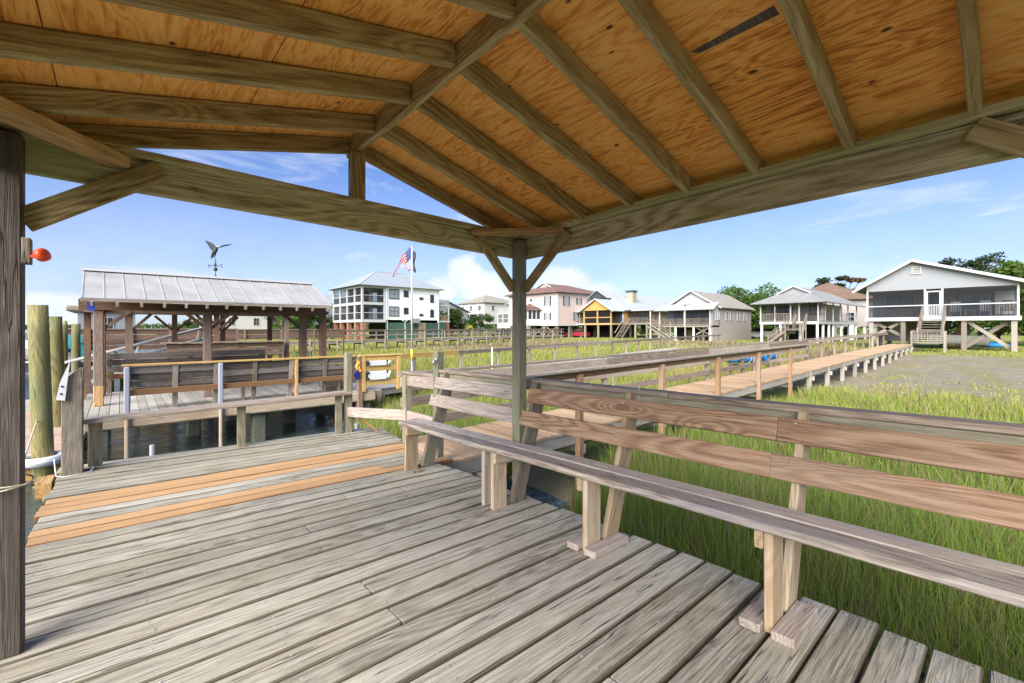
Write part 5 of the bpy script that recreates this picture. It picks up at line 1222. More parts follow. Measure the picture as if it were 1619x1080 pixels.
# ---------------------------------------------------------------- grey gabled cottage with white porch roof
h3 = thing('cottage', 'grey gabled cottage with a white porch roof and dark undercroft', 'house', (64, 30, -.45))
X, Ya, Yb, FZ, EZ3 = 58.0, 26.2, 33.7, 1.62, 3.95
c = (Ya+Yb)/2; pk = 6.45; sl = (pk-EZ3)/(Yb+.5-c)
one('wall', 'siding_grey', lambda b: gable_wall(b, X+2.4, [(Ya, FZ-.2), (Yb, FZ-.2), (Yb, EZ3+.15), (c, pk-.08), (Ya, EZ3+.15)], .15), h3)
one('wall', 'siding_taupe', lambda b: b.wbox(X+.4, X+13.5, Ya, Ya+.15, -.5, EZ3+.12), h3, label='taupe side wall'); one('wall', 'siding_taupe', lambda b: b.wbox(X+2.55, X+13.5, Yb-.15, Yb, FZ-.2, EZ3+.12), h3)
m = MB(); m.roof([(X+14, Ya-.5, EZ3), (X+1.9, Ya-.5, EZ3), (X+1.9, c, pk), (X+14, c, pk)], .09); m.roof([(X+1.9, Yb+.5, EZ3), (X+14, Yb+.5, EZ3), (X+14, c, pk), (X+1.9, c, pk)], .09)
rf3 = m.build('roof', 'shingle_tan', h3)
one('barge_board', 'white_paint', lambda b: (b.board((X+1.87, Ya-.55, EZ3+.02), (X+1.87, c, pk+.06), .05, .18), b.board((X+1.87, c, pk+.06), (X+1.87, Yb+.55, EZ3+.02), .05, .18)), rf3)
m = MB(); m.roof([(X-.5, Ya-.6, EZ3-.25), (X-.5, Yb+.6, EZ3-.25), (X+2.38, Yb+.1, EZ3+.75), (X+2.38, Ya-.1, EZ3+.75)], .07); m.build('porch_roof', 'metal_white', h3)
one('louvre', 'white_paint', lambda b: (b.wbox(X+2.33, X+2.397, c-.55, c+.55, 4.85, 5.75), [b.wbox(X+2.31, X+2.328, c-.45, c+.45, 4.93+.1*k, 4.97+.1*k) for k in range(8)]), h3)
one('porch_floor', 'house_wood', lambda b: b.wbox(X, X+2.4, Ya, Yb+1.5, FZ-.22, FZ), h3)
for y in (Ya+.15, 29.9, Yb-.1, Yb+1.4): one('porch_post', 'white_paint', lambda b: b.board((X+.1, y, FZ), (X+.1, y, EZ3-.22), .14, .14, up=(0, 1, 0)), h3)
deck_rail(h3, [(X+.1, Ya+.2), (X+.1, Yb+1.4)], FZ, .95, 'house_wood'); one('screen', 'screen', lambda b: b.wbox(X+.18, X+.185, Ya+.2, Yb, FZ, EZ3-.25), h3)
for a in (27.2, 29.2, 31.2): window(h3, 'x', X+2.4, a, a+1.5, 2.2, 3.55, 'interior_dark', 'glass_blue', (1, 0))
for x in (X+1.3, X+2.0, X+4.5, X+6.0, X+8.3, X+10.6): window(h3, 'y', Ya, x, x+(.5 if x < X+3 else .9), 2.35, 3.6, 'white_paint', 'glass_pale', (0, 1))
pillars(h3, [(X+.15, y) for y in (Ya+.2, 28.6, 31.2, Yb, Yb+1.4)]+[(X+3, y) for y in (28.6, 31.2, Yb)], -.6, FZ-.2, .2, 'siding_white2')
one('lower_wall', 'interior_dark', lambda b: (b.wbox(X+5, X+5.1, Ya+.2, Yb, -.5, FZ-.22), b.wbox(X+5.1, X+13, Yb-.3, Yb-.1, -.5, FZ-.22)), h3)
for y0_, y1_ in ((26.8, 27.9), (29.2, 30.3), (30.8, 31.9)): one('lower_door', 'leg_tan', lambda b: b.wbox(X+4.9, X+4.98, y0_, y1_, -.4, 1.0), h3)
one('cross_brace', 'house_wood', lambda b: (b.board((X+.3, 26.5, .4), (X+.3, 28.4, 1.4), .06, .14), b.board((X+.4, 28.4, .4), (X+.4, 26.5, 1.4), .06, .14)), h3)
stairs(h3, X-.1, FZ, X-.12, FZ, Yb+.2, Yb+.3, 'house_wood', 3, rail=0)
def fl3(b):
    for k in range(10): t = k/10; b.board((X-1.3, Yb+.9-3.3*t, FZ-.05-1.95*t), (X-.2, Yb+.9-3.3*t, FZ-.05-1.95*t), .28, .04)
st = one('stair', 'house_wood', fl3, h3)
for x in (X-1.35, X-.18): one('hand_rail', 'house_wood', lambda b: (b.board((x, Yb+1, FZ+.92), (x, Yb-2.5, -.35+.75), .1, .06), b.board((x, Yb+1, FZ+.5), (x, Yb-2.5, -.02), .05, .1), b.board((x, Yb+1, FZ-.15), (x, Yb-2.5, -.45), .05, .24)), st)
pillars(h3, [(X-1.3, Yb+1.1), (X-1.3, Yb-2.5), (X-1.3, Yb-.7)], -.6, FZ+.5, .11, 'house_wood', 'stair_post')
lp = thing('light_pole', 'thin pole with a flat double lamp in front of the grey gabled cottage', 'lamp', (50.5, 25.9, -.8))
one('pole', 'rail_grey', lambda b: b.tube([(50.5, 25.9, -.9), (50.5, 25.9, 4.0)], .07, 8), lp); one('lamp_head', 'galv', lambda b: (b.board((50.5, 25.3, 4.05), (50.5, 26.5, 4.05), .35, .1, ch=.02), b.board((50.5, 25.9, 3.9), (50.5, 25.9, 4.0), .2, .2, up=(0, 1, 0))), lp)

# ---------------------------------------------------------------- yellow gabled house
h4 = thing('house', 'yellow gabled house with a long grey metal roof and square chimney', 'house', (74, 48, -.5))
X, FZ = 62.0, 2.1
m = MB(); m.wbox(X+.3, X+3.2, 44.9, 51.0, FZ-.25, FZ+.02); m.build('porch_floor', 'tie_orange', h4)
one('gable', 'siding_yellow', lambda b: gable_wall(b, X+.05, [(45.0, 4.35), (51.0, 4.35), (48.0, 6.15)], .12), h4)
m = MB(); m.roof([(X+7, 44.3, 4.1), (X-.35, 44.3, 4.1), (X-.35, 48.0, 6.3), (X+7, 48.0, 6.3)], .09); m.roof([(X-.35, 51.7, 4.1), (X+7, 51.7, 4.1), (X+7, 48.0, 6.3), (X-.35, 48.0, 6.3)], .09)
rfa = m.build('roof', 'metal_seam_grey', h4)
one('barge_board', 'white_paint', lambda b: (b.board((X-.38, 44.2, 4.1), (X-.38, 48, 6.34), .06, .2), b.board((X-.38, 48, 6.34), (X-.38, 51.8, 4.1), .06, .2)), rfa)
m = MB(); mz = 7.85
m.roof([(96, 43.6, 4.3), (X+3, 43.6, 4.3), (67.0, 49.8, mz), (92, 49.8, mz)], .1); m.roof([(X+3, 56.5, 4.3), (96, 56.5, 4.3), (92, 49.8, mz), (67.0, 49.8, mz)], .1); m.roof([(X+3, 43.6, 4.3), (X+3, 56.5, 4.3), (67.0, 49.8, mz)], .1)
m.build('roof', 'metal_seam_grey', h4)
one('gable', 'shutter', lambda b: b.poly([(65.2, 48.0, 6.75), (65.2, 52.2, 6.75), (65.2, 50.1, 8.0)], (.1, 0, 0)), h4)
m = MB(); m.roof([(68, 47.7, 6.62), (64.8, 47.7, 6.62), (64.8, 50.1, 8.1), (68, 50.1, 8.1)], .07); m.roof([(64.8, 52.5, 6.62), (68, 52.5, 6.62), (68, 50.1, 8.1), (64.8, 50.1, 8.1)], .07); m.build('roof', 'metal_seam_grey', h4)
one('chimney', 'chimney', lambda b: b.wbox(70.6, 71.9, 46.3, 47.7, 5.5, 7.9), h4); one('chimney_cap', 'shutter', lambda b: b.wbox(70.5, 72.0, 46.2, 47.8, 7.9, 8.25), h4)
for y in (45.1, 47.95, 50.9): one('porch_post', 'tie_orange' if y < 50 else 'siding_yellow', lambda b: b.board((X+.35, y, FZ), (X+.35, y, 4.35), .22, .22, up=(0, 1, 0)), h4)
one('porch_rail', 'siding_yellow', lambda b: b.wbox(X+.3, X+.4, 45.2, 50.8, FZ+.95, FZ+1.08), h4)
one('screen', 'screen', lambda b: b.wbox(X+.42, X+.43, 45.2, 50.8, FZ, 4.33), h4)
one('wall', 'interior_dark', lambda b: b.wbox(X+3.2, X+3.3, 44.9, 56, FZ, 4.4), h4)
one('wall', 'siding_yellow', lambda b: b.wbox(X+3.3, X+26, 44.6, 44.7, FZ-.1, 4.4), h4)
for a in (X+8, X+13, X+17): window(h4, 'y', 44.6, a, a+1.4, 2.7, 3.9, 'white_paint', 'glass', (1, 1))
one('porch_floor', 'white_paint', lambda b: b.wbox(X+.9, X+3.2, 51.1, 57.5, FZ-.25, FZ), h4)
m = MB(); m.roof([(X+.3, 51.3, 4.15), (X+.3, 58, 4.15), (X+4, 56.5, 5.1), (X+4, 51.3, 5.1)], .08); m.build('porch_roof', 'metal_seam_grey', h4)
for y in (52.5, 54.8, 57.3): one('porch_post', 'house_wood', lambda b: b.board((X+1.0, y, FZ), (X+1.0, y, 4.2), .15, .15, up=(0, 1, 0)), h4)
one('screen', 'screen', lambda b: b.wbox(X+1.1, X+1.11, 51.2, 57.3, FZ, 4.2), h4)
deck_rail(h4, [(X+.95, 51.2), (X+.95, 57.4)], FZ, .95, 'house_wood')
one('side_deck', 'house_wood', lambda b: b.wbox(X+3, X+10, 39.6, 44.5, FZ-.2, FZ-.05), h4)
deck_rail(h4, [(X+3, 44.4), (X+3, 39.7)], FZ-.05, .95, 'house_wood')
one('screen', 'screen', lambda b: b.wbox(X+4.5, X+4.51, 40, 44.5, FZ, 4.2), h4); one('porch_roof', 'metal_white', lambda b: b.wbox(X+4, X+10, 39.5, 44.4, 4.22, 4.35), h4)
pillars(h4, [(X+.5, y) for y in (45.2, 47.9, 50.8, 54, 57)]+[(X+6, y) for y in (45, 49, 53)]+[(X+3.2, y) for y in (40, 42.2)], -.7, FZ-.2, .28, 'post_green')
def fl4(b):
    for k in range(11): t = k/11; b.board((X+2.6-2.4*t, 43.0-.3*t, FZ-.1-2.4*t), (X+2.6-2.4*t, 44.3-.3*t, FZ-.1-2.4*t), .28, .04)
st = one('stair', 'house_wood', fl4, h4)
for y in (43, 44.3): one('hand_rail', 'house_wood', lambda b: (b.board((X+2.9, y, FZ+.85), (X-.2, y-.3, -.45+.9), .08, .1), b.board((X+2.9, y, FZ-.2), (X-.2, y-.3, -.6), .06, .25)), st)
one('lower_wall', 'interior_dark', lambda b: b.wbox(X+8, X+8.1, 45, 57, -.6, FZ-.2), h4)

# ---------------------------------------------------------------- pink house
h5 = thing('house', 'large pink two storey house with a brown shingle roof and dark shutters', 'house', (63, 59, -.5))
X, Ya, Yb, x1 = 57.6, 53.0, 66.0, 73.0; FZ, EZ5 = 2.05, 7.55
one('wall', 'siding_pink', lambda b: b.wbox(X, x1, Ya, Yb, FZ, EZ5), h5)
one('trim', 'white_paint', lambda b: (b.wbox(X-.04, X+.18, Ya-.04, Ya+.18, FZ+.02, EZ5-.02), b.wbox(X-.03, x1, Ya-.05, Yb, FZ-.35, FZ-.002), b.wbox(X-.05, x1, Ya-.05, Ya-.003, EZ5-.3, EZ5-.021), b.wbox(X-.05, X-.003, Ya, Yb, EZ5-.3, EZ5-.021)), h5)
c = (Ya+Yb)/2
m = MB(); o_ = .7; rzz = 9.75
m.roof([(X-o_, Ya-o_, EZ5), (X-o_, Yb+o_, EZ5), (X+3.2, c+2.0, 9.0), (X+3.2, c-2.0, 9.0)], .1)
m.roof([(x1+o_, Ya-o_, EZ5), (X-o_, Ya-o_, EZ5), (X+3.2, c-2.0, 9.0), (X+2.9, c, rzz), (x1-5.5, c, rzz)], .1)
m.roof([(X-o_, Yb+o_, EZ5), (x1+o_, Yb+o_, EZ5), (x1-5.5, c, rzz), (X+2.9, c, rzz), (X+3.2, c+2.0, 9.0)], .1)
m.roof([(x1+o_, Yb+o_, EZ5), (x1+o_, Ya-o_, EZ5), (x1-5.5, c, rzz)], .1)
rf5 = m.build('roof', 'shingle_brown', h5)
one('gable', 'siding_pale', lambda b: b.poly([(X+3.25, c-1.95, 9.0), (X+3.25, c+1.95, 9.0), (X+3.25, c, rzz-.03)], (.1, 0, 0)), rf5)
one('barge_board', 'white_paint', lambda b: (b.board((X+2.9, c-2.1, 9.05), (X+2.9, c, rzz+.1), .06, .18), b.board((X+2.9, c, rzz+.1), (X+2.9, c+2.1, 9.05), .06, .18)), rf5)
for a, z0, z1 in ((54.9, 5.3, 7.0), (54.9, 2.75, 4.0)): window(h5, 'x', X, a, a+1.0, z0, z1, 'white_paint', 'glass_pale', (1, 3), True)
window(h5, 'x', X, 59.5, 59.9, 6.3, 6.75, 'shutter', 'glass', (0, 0))
for a, w_, z0, z1 in ((59.4, 1.0, 5.25, 7.0), (63.0, .75, 5.6, 6.8), (66.2, .75, 5.6, 6.8), (69.2, 1.0, 5.0, 6.8), (62.2, .8, 2.6, 4.2), (68, .9, 2.6, 4.2)): window(h5, 'y', Ya, a, a+w_, z0, z1, 'white_paint', 'glass_pale', (1, 3), True)
# bay porch
B5 = [(X, 57.2), (X-2.2, 58.3), (X-2.2, 61.3), (X, 62.4)]
one('bay', 'white_paint', lambda b: b.poly([(x, y, FZ-.3) for x, y in B5], (0, 0, 1.15)), h5)
for (xa, ya), (xb_, yb_) in zip(B5[:-1], B5[1:]):
    for t in (0.02, .34, .66, .98): one('bay_post', 'white_paint', lambda b: b.board((xa+(xb_-xa)*t, ya+(yb_-ya)*t, FZ+.85), (xa+(xb_-xa)*t, ya+(yb_-ya)*t, 4.5), .15, .15, up=(0, 1, 0)), h5)
one('bay_glass', 'glass', lambda b: b.poly([(X-.1 if x == X else x+.12, y+(.12 if y < 59 else -.12), FZ+.85) for x, y in B5], (0, 0, 2.1)), h5)
m = MB(); ap = (X-.2, 59.8, 5.8); Br = [(X, 56.7), (X-2.6, 58.0), (X-2.6, 61.6), (X, 62.9)]
for (xa, ya), (xb_, yb_) in zip(Br[:-1], Br[1:]): m.roof([(xa, ya, 4.5), (xb_, yb_, 4.5), ap], .08)
m.build('bay_roof', 'shingle_brown', h5)
pillars(h5, [(X+.3, y) for y in (53.3, 56.5, 59.8, 63, 65.7)]+[(x, Ya+.3) for x in (61, 65, 69, 72.5)]+[(X-1.9, 58.5), (X-1.9, 61)], -.7, FZ-.33, .3, 'house_wood')
for y0_, y1_ in ((53.5, 56.3), (56.7, 59.6)): one('cross_brace', 'bench_pale', lambda b: (b.board((X+.4, y0_, -.3), (X+.4, y1_, 1.7), .06, .16), b.board((X+.5, y1_, -.3), (X+.5, y0_, 1.7), .06, .16)), h5)
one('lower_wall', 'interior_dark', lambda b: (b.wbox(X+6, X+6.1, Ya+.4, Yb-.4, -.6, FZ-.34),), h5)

# ---------------------------------------------------------------- big white three storey house
h6 = thing('house', 'big white three storey house on brick piers with stacked corner porches', 'house', (38, 80, -.6))
X, x1, Ya, Yb = 30.6, 45.9, 73.0, 86.6; F1, F2, EZ6 = 2.75, 5.75, 8.55; XP, YP = X+3.0, Ya
one('wall', 'siding_white2', lambda b: (b.wbox(XP+1.4, x1, Ya, Ya+.3, F1-.45, EZ6), b.wbox(XP, XP+.3, Ya+3.0, Yb, F1, EZ6), b.wbox(XP+1.1, XP+1.4, Ya+.3, Ya+3.0, F1, EZ6), b.wbox(x1-.3, x1, Ya+.3, Yb, F1, EZ6)), h6)
for z in (F1, F2): one('porch_floor', 'white_paint', lambda b: b.wbox(X, x1-.4, Ya+.004 if z == F2 else Ya, Yb, z-.45, z), h6)
one('eave_band', 'white_paint', lambda b: (b.wbox(X, X+.3, Ya, Yb, EZ6-.35, EZ6), b.wbox(X+.3, XP+1.39, Ya, Ya+.3, EZ6-.35, EZ6)), h6)
m = MB(); c = (Ya+Yb)/2; o_ = .8; r0, r1, rzz = 36.0, 42.2, 11.85
m.roof([(X-o_, Ya-o_, EZ6), (X-o_, Yb+o_, EZ6), (r0, c, rzz)], .1); m.roof([(x1+o_, Ya-o_, EZ6), (X-o_, Ya-o_, EZ6), (r0, c, rzz), (r1, c, rzz)], .1)
m.roof([(X-o_, Yb+o_, EZ6), (x1+o_, Yb+o_, EZ6), (r1, c, rzz), (r0, c, rzz)], .1); m.roof([(x1+o_, Yb+o_, EZ6), (x1+o_, Ya-o_, EZ6), (r1, c, rzz)], .1)
rf6 = m.build('roof', 'metal_seam', h6)
one('hip_cap', 'white_paint', lambda b: (b.board((X-o_, Ya-o_, EZ6+.13), (r0, c, rzz+.13), .3, .05), b.board((r0, c, rzz+.13), (r1, c, rzz+.13), .3, .05)), rf6)
for z0, z1 in ((F1, F2-.45), (F2, EZ6-.35)):
    for y in (Ya+.15, 76.2, 79.6, 83.0, Yb-.15): one('porch_post', 'white_paint', lambda b: b.board((X+.15, y, z0), (X+.15, y, z1), .32, .32, up=(0, 1, 0)), h6)
    one('porch_post', 'white_paint', lambda b: b.board((XP+1.2, Ya+.15, z0), (XP+1.2, Ya+.15, z1), .32, .3, up=(0, 1, 0)), h6)
    deck_rail(h6, [(XP+1.0, Ya+.12), (X+.2, Ya+.12), (X+.12, Yb-.2)], z0, 1.1, 'shutter'); one('top_rail', 'white_paint', lambda b: (b.wbox(X+.06, X+.2, Ya+.3, Yb-.3, z0+1.13, z0+1.22), b.wbox(X+.32, XP+1.0, Ya+.06, Ya+.2, z0+1.13, z0+1.22)), h6)
    one('screen', 'screen', lambda b: (b.wbox(X+.22, X+.23, Ya+.3, Yb-.3, z0, z1), b.wbox(X+.32, XP+1.0, Ya+.22, Ya+.23, z0, z1)), h6)
    for a in (77, 80, 83.4): window(h6, 'x', XP, a, a+1.8, z0+.3, z0+2.2, 'shutter', 'glass', (1, 0))
    window(h6, 'x', XP+1.1, Ya+.5, Ya+2.6, z0+.3, z0+2.2, 'shutter', 'glass_pale', (2, 0))
for a, w_, z0, z1, bars in ((35.6, 1.9, 6.45, 8.2, (1, 1)), (35.6, 1.9, 3.35, 5.15, (1, 1)), (38.4, .95, 6.9, 8.1, (0, 0)), (38.4, .95, 3.8, 5.0, (0, 0)), (41.6, .8, 6.55, 7.0, (0, 0)), (41.6, .8, 3.5, 3.95, (0, 0)), (43.9, .8, 6.1, 7.6, (0, 1)), (43.9, .8, 3.3, 4.8, (0, 1))):
    window(h6, 'y', Ya, a, a+w_, z0, z1, 'shutter', 'glass' if w_ < 1.5 else 'glass_pale', bars, fw=.13)
pillars(h6, [(X+.45, y) for y in (Ya+.45, 76.2, 79.6, 83, Yb-.45)], -.8, F1-.45, .68, 'brick')
one('lower_screen', 'green_board', lambda b: (b.wbox(XP+1.4, 41.3, Ya+.05, Ya+.15, -.7, F1-.45), b.wbox(43.0, x1+1.5, Ya+.05, Ya+.15, -.7, F1-.45)), h6); one('lower_screen', 'leg_tan', lambda b: b.wbox(41.3, 43.0, Ya+.06, Ya+.16, -.7, F1-.45), h6)
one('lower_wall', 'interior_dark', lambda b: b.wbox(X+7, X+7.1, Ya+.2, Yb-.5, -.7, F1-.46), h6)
one('balcony', 'white_paint', lambda b: (b.wbox(x1, x1+2.6, Ya+.2, Ya+5, F1-.35, F1-.05), b.wbox(x1, x1+2.6, Ya+.2, Ya+5, F2-.25, F2-.02), b.board((x1+2.4, Ya+.4, F1), (x1+2.4, Ya+.4, F2), .2, .2, up=(0, 1, 0))), h6)
deck_rail(h6, [(x1+.05, Ya+.3), (x1+2.55, Ya+.3), (x1+2.55, Ya+5)], F2, 1.1, 'white_paint'); deck_rail(h6, [(x1+.05, Ya+.3), (x1+2.55, Ya+.3)], F1-.05, 1.05, 'leg_tan')
one('pier', 'brick', lambda b: b.board((x1+2.2, Ya+.6, -.8), (x1+2.2, Ya+.6, F1-.36), .6, .6, up=(0, 1, 0)), h6)
for y in (Ya-.04,): one('downpipe', 'white_paint', lambda b: (b.wbox(XP+1.55, XP+1.68, y-.08, y-.003, -.6, EZ6-.1), b.wbox(x1-.2, x1-.07, y-.08, y-.003, -.6, EZ6-.1)), h6)
one('air_conditioner', 'galv', lambda b: (b.board((39.6, Ya-.65, F1-.1), (41.2, Ya-.65, F1-.1), .9, .75, ch=.04), b.board((39.4, Ya-.6, F1-.55), (41.4, Ya-.6, F1-.55), 1.1, .08), b.board((39.5, Ya-.9, -.6), (39.5, Ya-.9, F1-.6), .1, .1, up=(0, 1, 0)), b.board((41.3, Ya-.9, -.6), (41.3, Ya-.9, F1-.6), .1, .1, up=(0, 1, 0))), h6)
sl_ = thing('light_pole', 'white double lamp post before the white three storey house', 'lamp', (37.2, 70.2, -.6))
one('pole', 'white_paint', lambda b: b.tube([(37.2, 70.2, -.7), (37.2, 70.2, 2.5)], .07, 8), sl_)
for a in (-.35, .35): one('lamp_head', 'white_paint', lambda b: (b.ball((37.2+a, 70.2, 2.65), .2, .2, .22), b.tube([(37.2, 70.2, 2.4), (37.2+a, 70.2, 2.45)], .04, 6)), sl_, smooth=True)

# ---------------------------------------------------------------- houses farther back
def far_house(lab, x, y, dx, dy, z0, ez, rzv, wall, roof, axis='y', piers=True, nw=(3, 2), porch=False):
    """simple house seen far off: walls with windows on the -X and -Y sides, gabled or hipped roof"""
    h = thing('house', lab, 'house', (x+dx/2, y+dy/2, -.5)); o_ = .6
    one('wall', wall, lambda b: b.wbox(x, x+dx, y, y+dy, z0, ez), h)
    m = MB()
    if axis == 'x':
        c = y+dy/2; m.roof([(x+dx+o_, y-o_, ez), (x-o_, y-o_, ez), (x-o_, c, rzv), (x+dx+o_, c, rzv)], .12); m.roof([(x-o_, y+dy+o_, ez), (x+dx+o_, y+dy+o_, ez), (x+dx+o_, c, rzv), (x-o_, c, rzv)], .12)
        one('gable', wall, lambda b: b.poly([(x+.02, y, ez), (x+.02, y+dy, ez), (x+.02, c, rzv-.1)], (.15, 0, 0)), h)
    elif axis == 'y':
        c = x+dx/2; m.roof([(x-o_, y-o_, ez), (x-o_, y+dy+o_, ez), (c, y+dy+o_, rzv), (c, y-o_, rzv)], .12); m.roof([(x+dx+o_, y+dy+o_, ez), (x+dx+o_, y-o_, ez), (c, y-o_, rzv), (c, y+dy+o_, rzv)], .12)
        one('gable', wall, lambda b: b.poly([(x, y+.02, ez), (x+dx, y+.02, ez), (c, y+.02, rzv-.1)], (0, .15, 0)), h)
    else:
        c = y+dy/2; q = min(dx, dy)*.42
        m.roof([(x-o_, y-o_, ez), (x-o_, y+dy+o_, ez), (x+q, c, rzv)], .12); m.roof([(x+dx+o_, y-o_, ez), (x-o_, y-o_, ez), (x+q, c, rzv), (x+dx-q, c, rzv)], .12)
        m.roof([(x-o_, y+dy+o_, ez), (x+dx+o_, y+dy+o_, ez), (x+dx-q, c, rzv), (x+q, c, rzv)], .12); m.roof([(x+dx+o_, y+dy+o_, ez), (x+dx+o_, y-o_, ez), (x+dx-q, c, rzv)], .12)
    m.build('roof', roof, h)
    rows = max(1, int((ez-z0)/2.8)); hh = (ez-z0)/rows
    for r in range(rows):
        for k in range(nw[0]): a = y+dy*(k+.5)/nw[0]; window(h, 'x', x, a-.55, a+.55, z0+r*hh+.8, z0+r*hh+2.2, 'white_paint', 'glass', (1, 1))
        for k in range(nw[1]): a = x+dx*(k+.5)/nw[1]; window(h, 'y', y, a-.5, a+.5, z0+r*hh+.8, z0+r*hh+2.2, 'white_paint', 'glass', (1, 1))
        if porch:
            one('balcony', 'white_paint', lambda b: b.wbox(x-2, x-.003, y+.2, y+dy-.2, z0+r*hh-.25, z0+r*hh), h); deck_rail(h, [(x-1.95, y+.25), (x-1.95, y+dy-.25)], z0+r*hh, 1.05, 'white_paint', balus=False)
            for k in range(4): a = y+.3+(dy-.6)*k/3; one('porch_post', 'white_paint', lambda b: b.board((x-1.9, a, z0+r*hh), (x-1.9, a, z0+(r+1)*hh-.26), .18, .18, up=(0, 1, 0)), h)
    if piers: pillars(h, [(x+.3, y+dy*k/3+(.3 if k == 0 else -.3 if k == 3 else 0)) for k in range(4)]+[(x+dx*.5, y+.3), (x+dx-.3, y+.3)], -.8, z0, .35, 'white_paint')
    return h
fh = far_house('white house with a dark grey gable roof beyond the three storey house', 56, 97, 14, 11, 1.6, 5.4, 8.3, 'siding_white', 'shingle_dark', 'y', nw=(3, 3))
one('balcony', 'white_paint', lambda b: b.wbox(53.6, 55.99, 97, 107, 3.4, 3.7), fh); deck_rail(fh, [(53.7, 97.1), (53.7, 107)], 3.7, 1.1, 'white_paint')
ph = far_house('pale porch house with a screened front room left of the pink house', 67, 66.6, 12, 10.6, 1.5, 6.7, 8.5, 'siding_white', 'metal_seam', 'hip')
one('porch_room', 'white_paint', lambda b: (b.wbox(64, 66.99, 71.8, 77.4, 1.3, 1.55), b.wbox(64, 66.99, 71.8, 77.4, 4.35, 4.6), b.wbox(64.02, 64.08, 71.82, 77.38, 1.55, 2.5)), ph)
for y in (71.95, 73.6, 75.5, 77.25): one('porch_post', 'white_paint', lambda b: b.board((64.15, y, 1.551), (64.15, y, 4.349), .22, .22, up=(0, 1, 0)), ph)
one('screen', 'screen', lambda b: (b.wbox(64.2, 64.21, 71.9, 77.3, 1.56, 4.34), b.wbox(64.2, 66.9, 71.9, 71.91, 1.56, 4.34)), ph)
one('porch_rail', 'white_paint', lambda b: b.wbox(64.1, 64.2, 72, 77.2, 3.35, 3.45), ph)
deck_rail(ph, [(66.9, 71.9), (64.1, 71.9), (64.1, 77.3)], 4.6, 1.0, 'white_paint')
pillars(ph, [(64.3, 72), (64.3, 74.6), (64.3, 77.2)], -.8, 1.3, .4, 'white_paint')
far_house('cream hip roofed house far behind the round bush', 74, 95, 12, 12, 2.4, 8.2, 10.6, 'siding_pale', 'shingle_tan', 'hip', porch=True)
far_house('rust brown roofed house behind the grey hip roofed cottage', 84, 14.5, 14, 12, 1.5, 5.6, 8.8, 'siding_taupe', 'shingle_rust', 'hip')
far_house('white house behind the right end of the metal roofed pavilion', 30, 100, 10, 12, 2.0, 6.6, 9.0, 'siding_white', 'metal_seam', 'x', porch=True)
far_house('teal house glimpsed under the metal roof near its right end', 23, 98, 6, 9, 1.5, 5.4, 7.4, 'siding_teal', 'shingle_grey', 'hip')
far_house('cream house glimpsed under the middle of the metal roof', 13.5, 96, 8, 9, 1.0, 4.9, 6.8, 'siding_pale', 'shingle_tan', 'x', porch=True)
far_house('small white boathouse with a flat brown roof far up the creek', -3.2, 62, 4.4, 8, .2, 3.1, 3.7, 'siding_white', 'shingle_brown', 'hip', nw=(1, 1))

# ---------------------------------------------------------------- vehicles
def car(x, y, ang, mat, lab, kind='car', L=4.4, W=1.8, H=1.45):
    c = thing(kind, lab, 'car' , (x, y, -.5)); ca, sa = math.cos(ang), math.sin(ang); z0 = -.5
    T = lambda a, o, h: (x+ca*a-sa*o, y+sa*a+ca*o, z0+h)
    tall = H > 1.6
    prof = [(-.5, .35), (-.5, .75), (-.47, .92), (-.40 if not tall else -.47, .95), (-.27 if not tall else -.44, 1.), (-.12, 1.), (.1, 1.), (.22, .72), (.42, .64), (.5, .52), (.5, .3)]
    lower = [(-.5, .25), (-.5, .68), (-.30, .70), (.20, .68), (.43, .60), (.5, .46), (.5, .22)]
    def slab(b, P, o, s_):
        V = [T(a*L, -o, h*H) for a, h in P]+[T(a*L, o, h*H) for a, h in P]; n = len(P)
        b.put(V, [tuple(range(n-1, -1, -1)), tuple(range(n, 2*n))]+[(i, (i+1) % n, n+(i+1) % n, n+i) for i in range(n)], V)
    bo = one('body', mat, lambda b: slab(b, lower, W/2, 0), c)
    cab = [(-.42, .66), (-.36 if not tall else -.42, .97), (-.30, 1.0), (.02, 1.0), (.22, .67)]
    one('cabin', 'glass', lambda b: slab(b, [(a, h*.985) for a, h in cab], W/2-.12, 0), c)
    one('roof', mat, lambda b: slab(b, [(-.37, .955), (-.32, 1.0), (.03, 1.0), (.06, .955)], W/2-.10, 0), c)
    for a in (-.31, .30):
        for o in (-1, 1):
            w = one('wheel', 'tyre', lambda b: b.tube([T(a*L, o*(W/2-.2), .33), T(a*L, o*(W/2+.01), .33)], .33, 16), c); one('rim', 'chrome', lambda b: b.tube([T(a*L, o*(W/2+.01), .33), T(a*L, o*(W/2+.02), .33)], .2, 12), w)
    for o in (-.6, .6): one('headlight', 'white_plastic', lambda b: b.board(T(.495*L, o-.15, .5*H*.9), T(.495*L, o+.15, .5*H*.9), .06, .14), c); one('tail_light', 'flag_red', lambda b: b.board(T(-.5*L, o-.12, .62*H), T(-.5*L, o+.12, .62*H), .05, .14), c)
    return c
car(63.5, 53.5, R(95), 'car_red', 'dark red car parked under the yellow house', L=4.6)
car(59.5, 71.0, R(200), 'car_dark', 'dark blue car parked below the pale porch house', L=4.6)
car(80.5, 27.8, R(175), 'car_white', 'white utility vehicle parked under the big green tree', 'utility_vehicle', L=4.7, H=1.8)
car(66.0, 56.2, R(95), 'car_red', 'second dark red car further left under the pink house', L=4.4)
u_ = thing('umbrella', 'closed white patio umbrella by the yellow house porch', 'umbrella', (61, 57.2, 2.1))
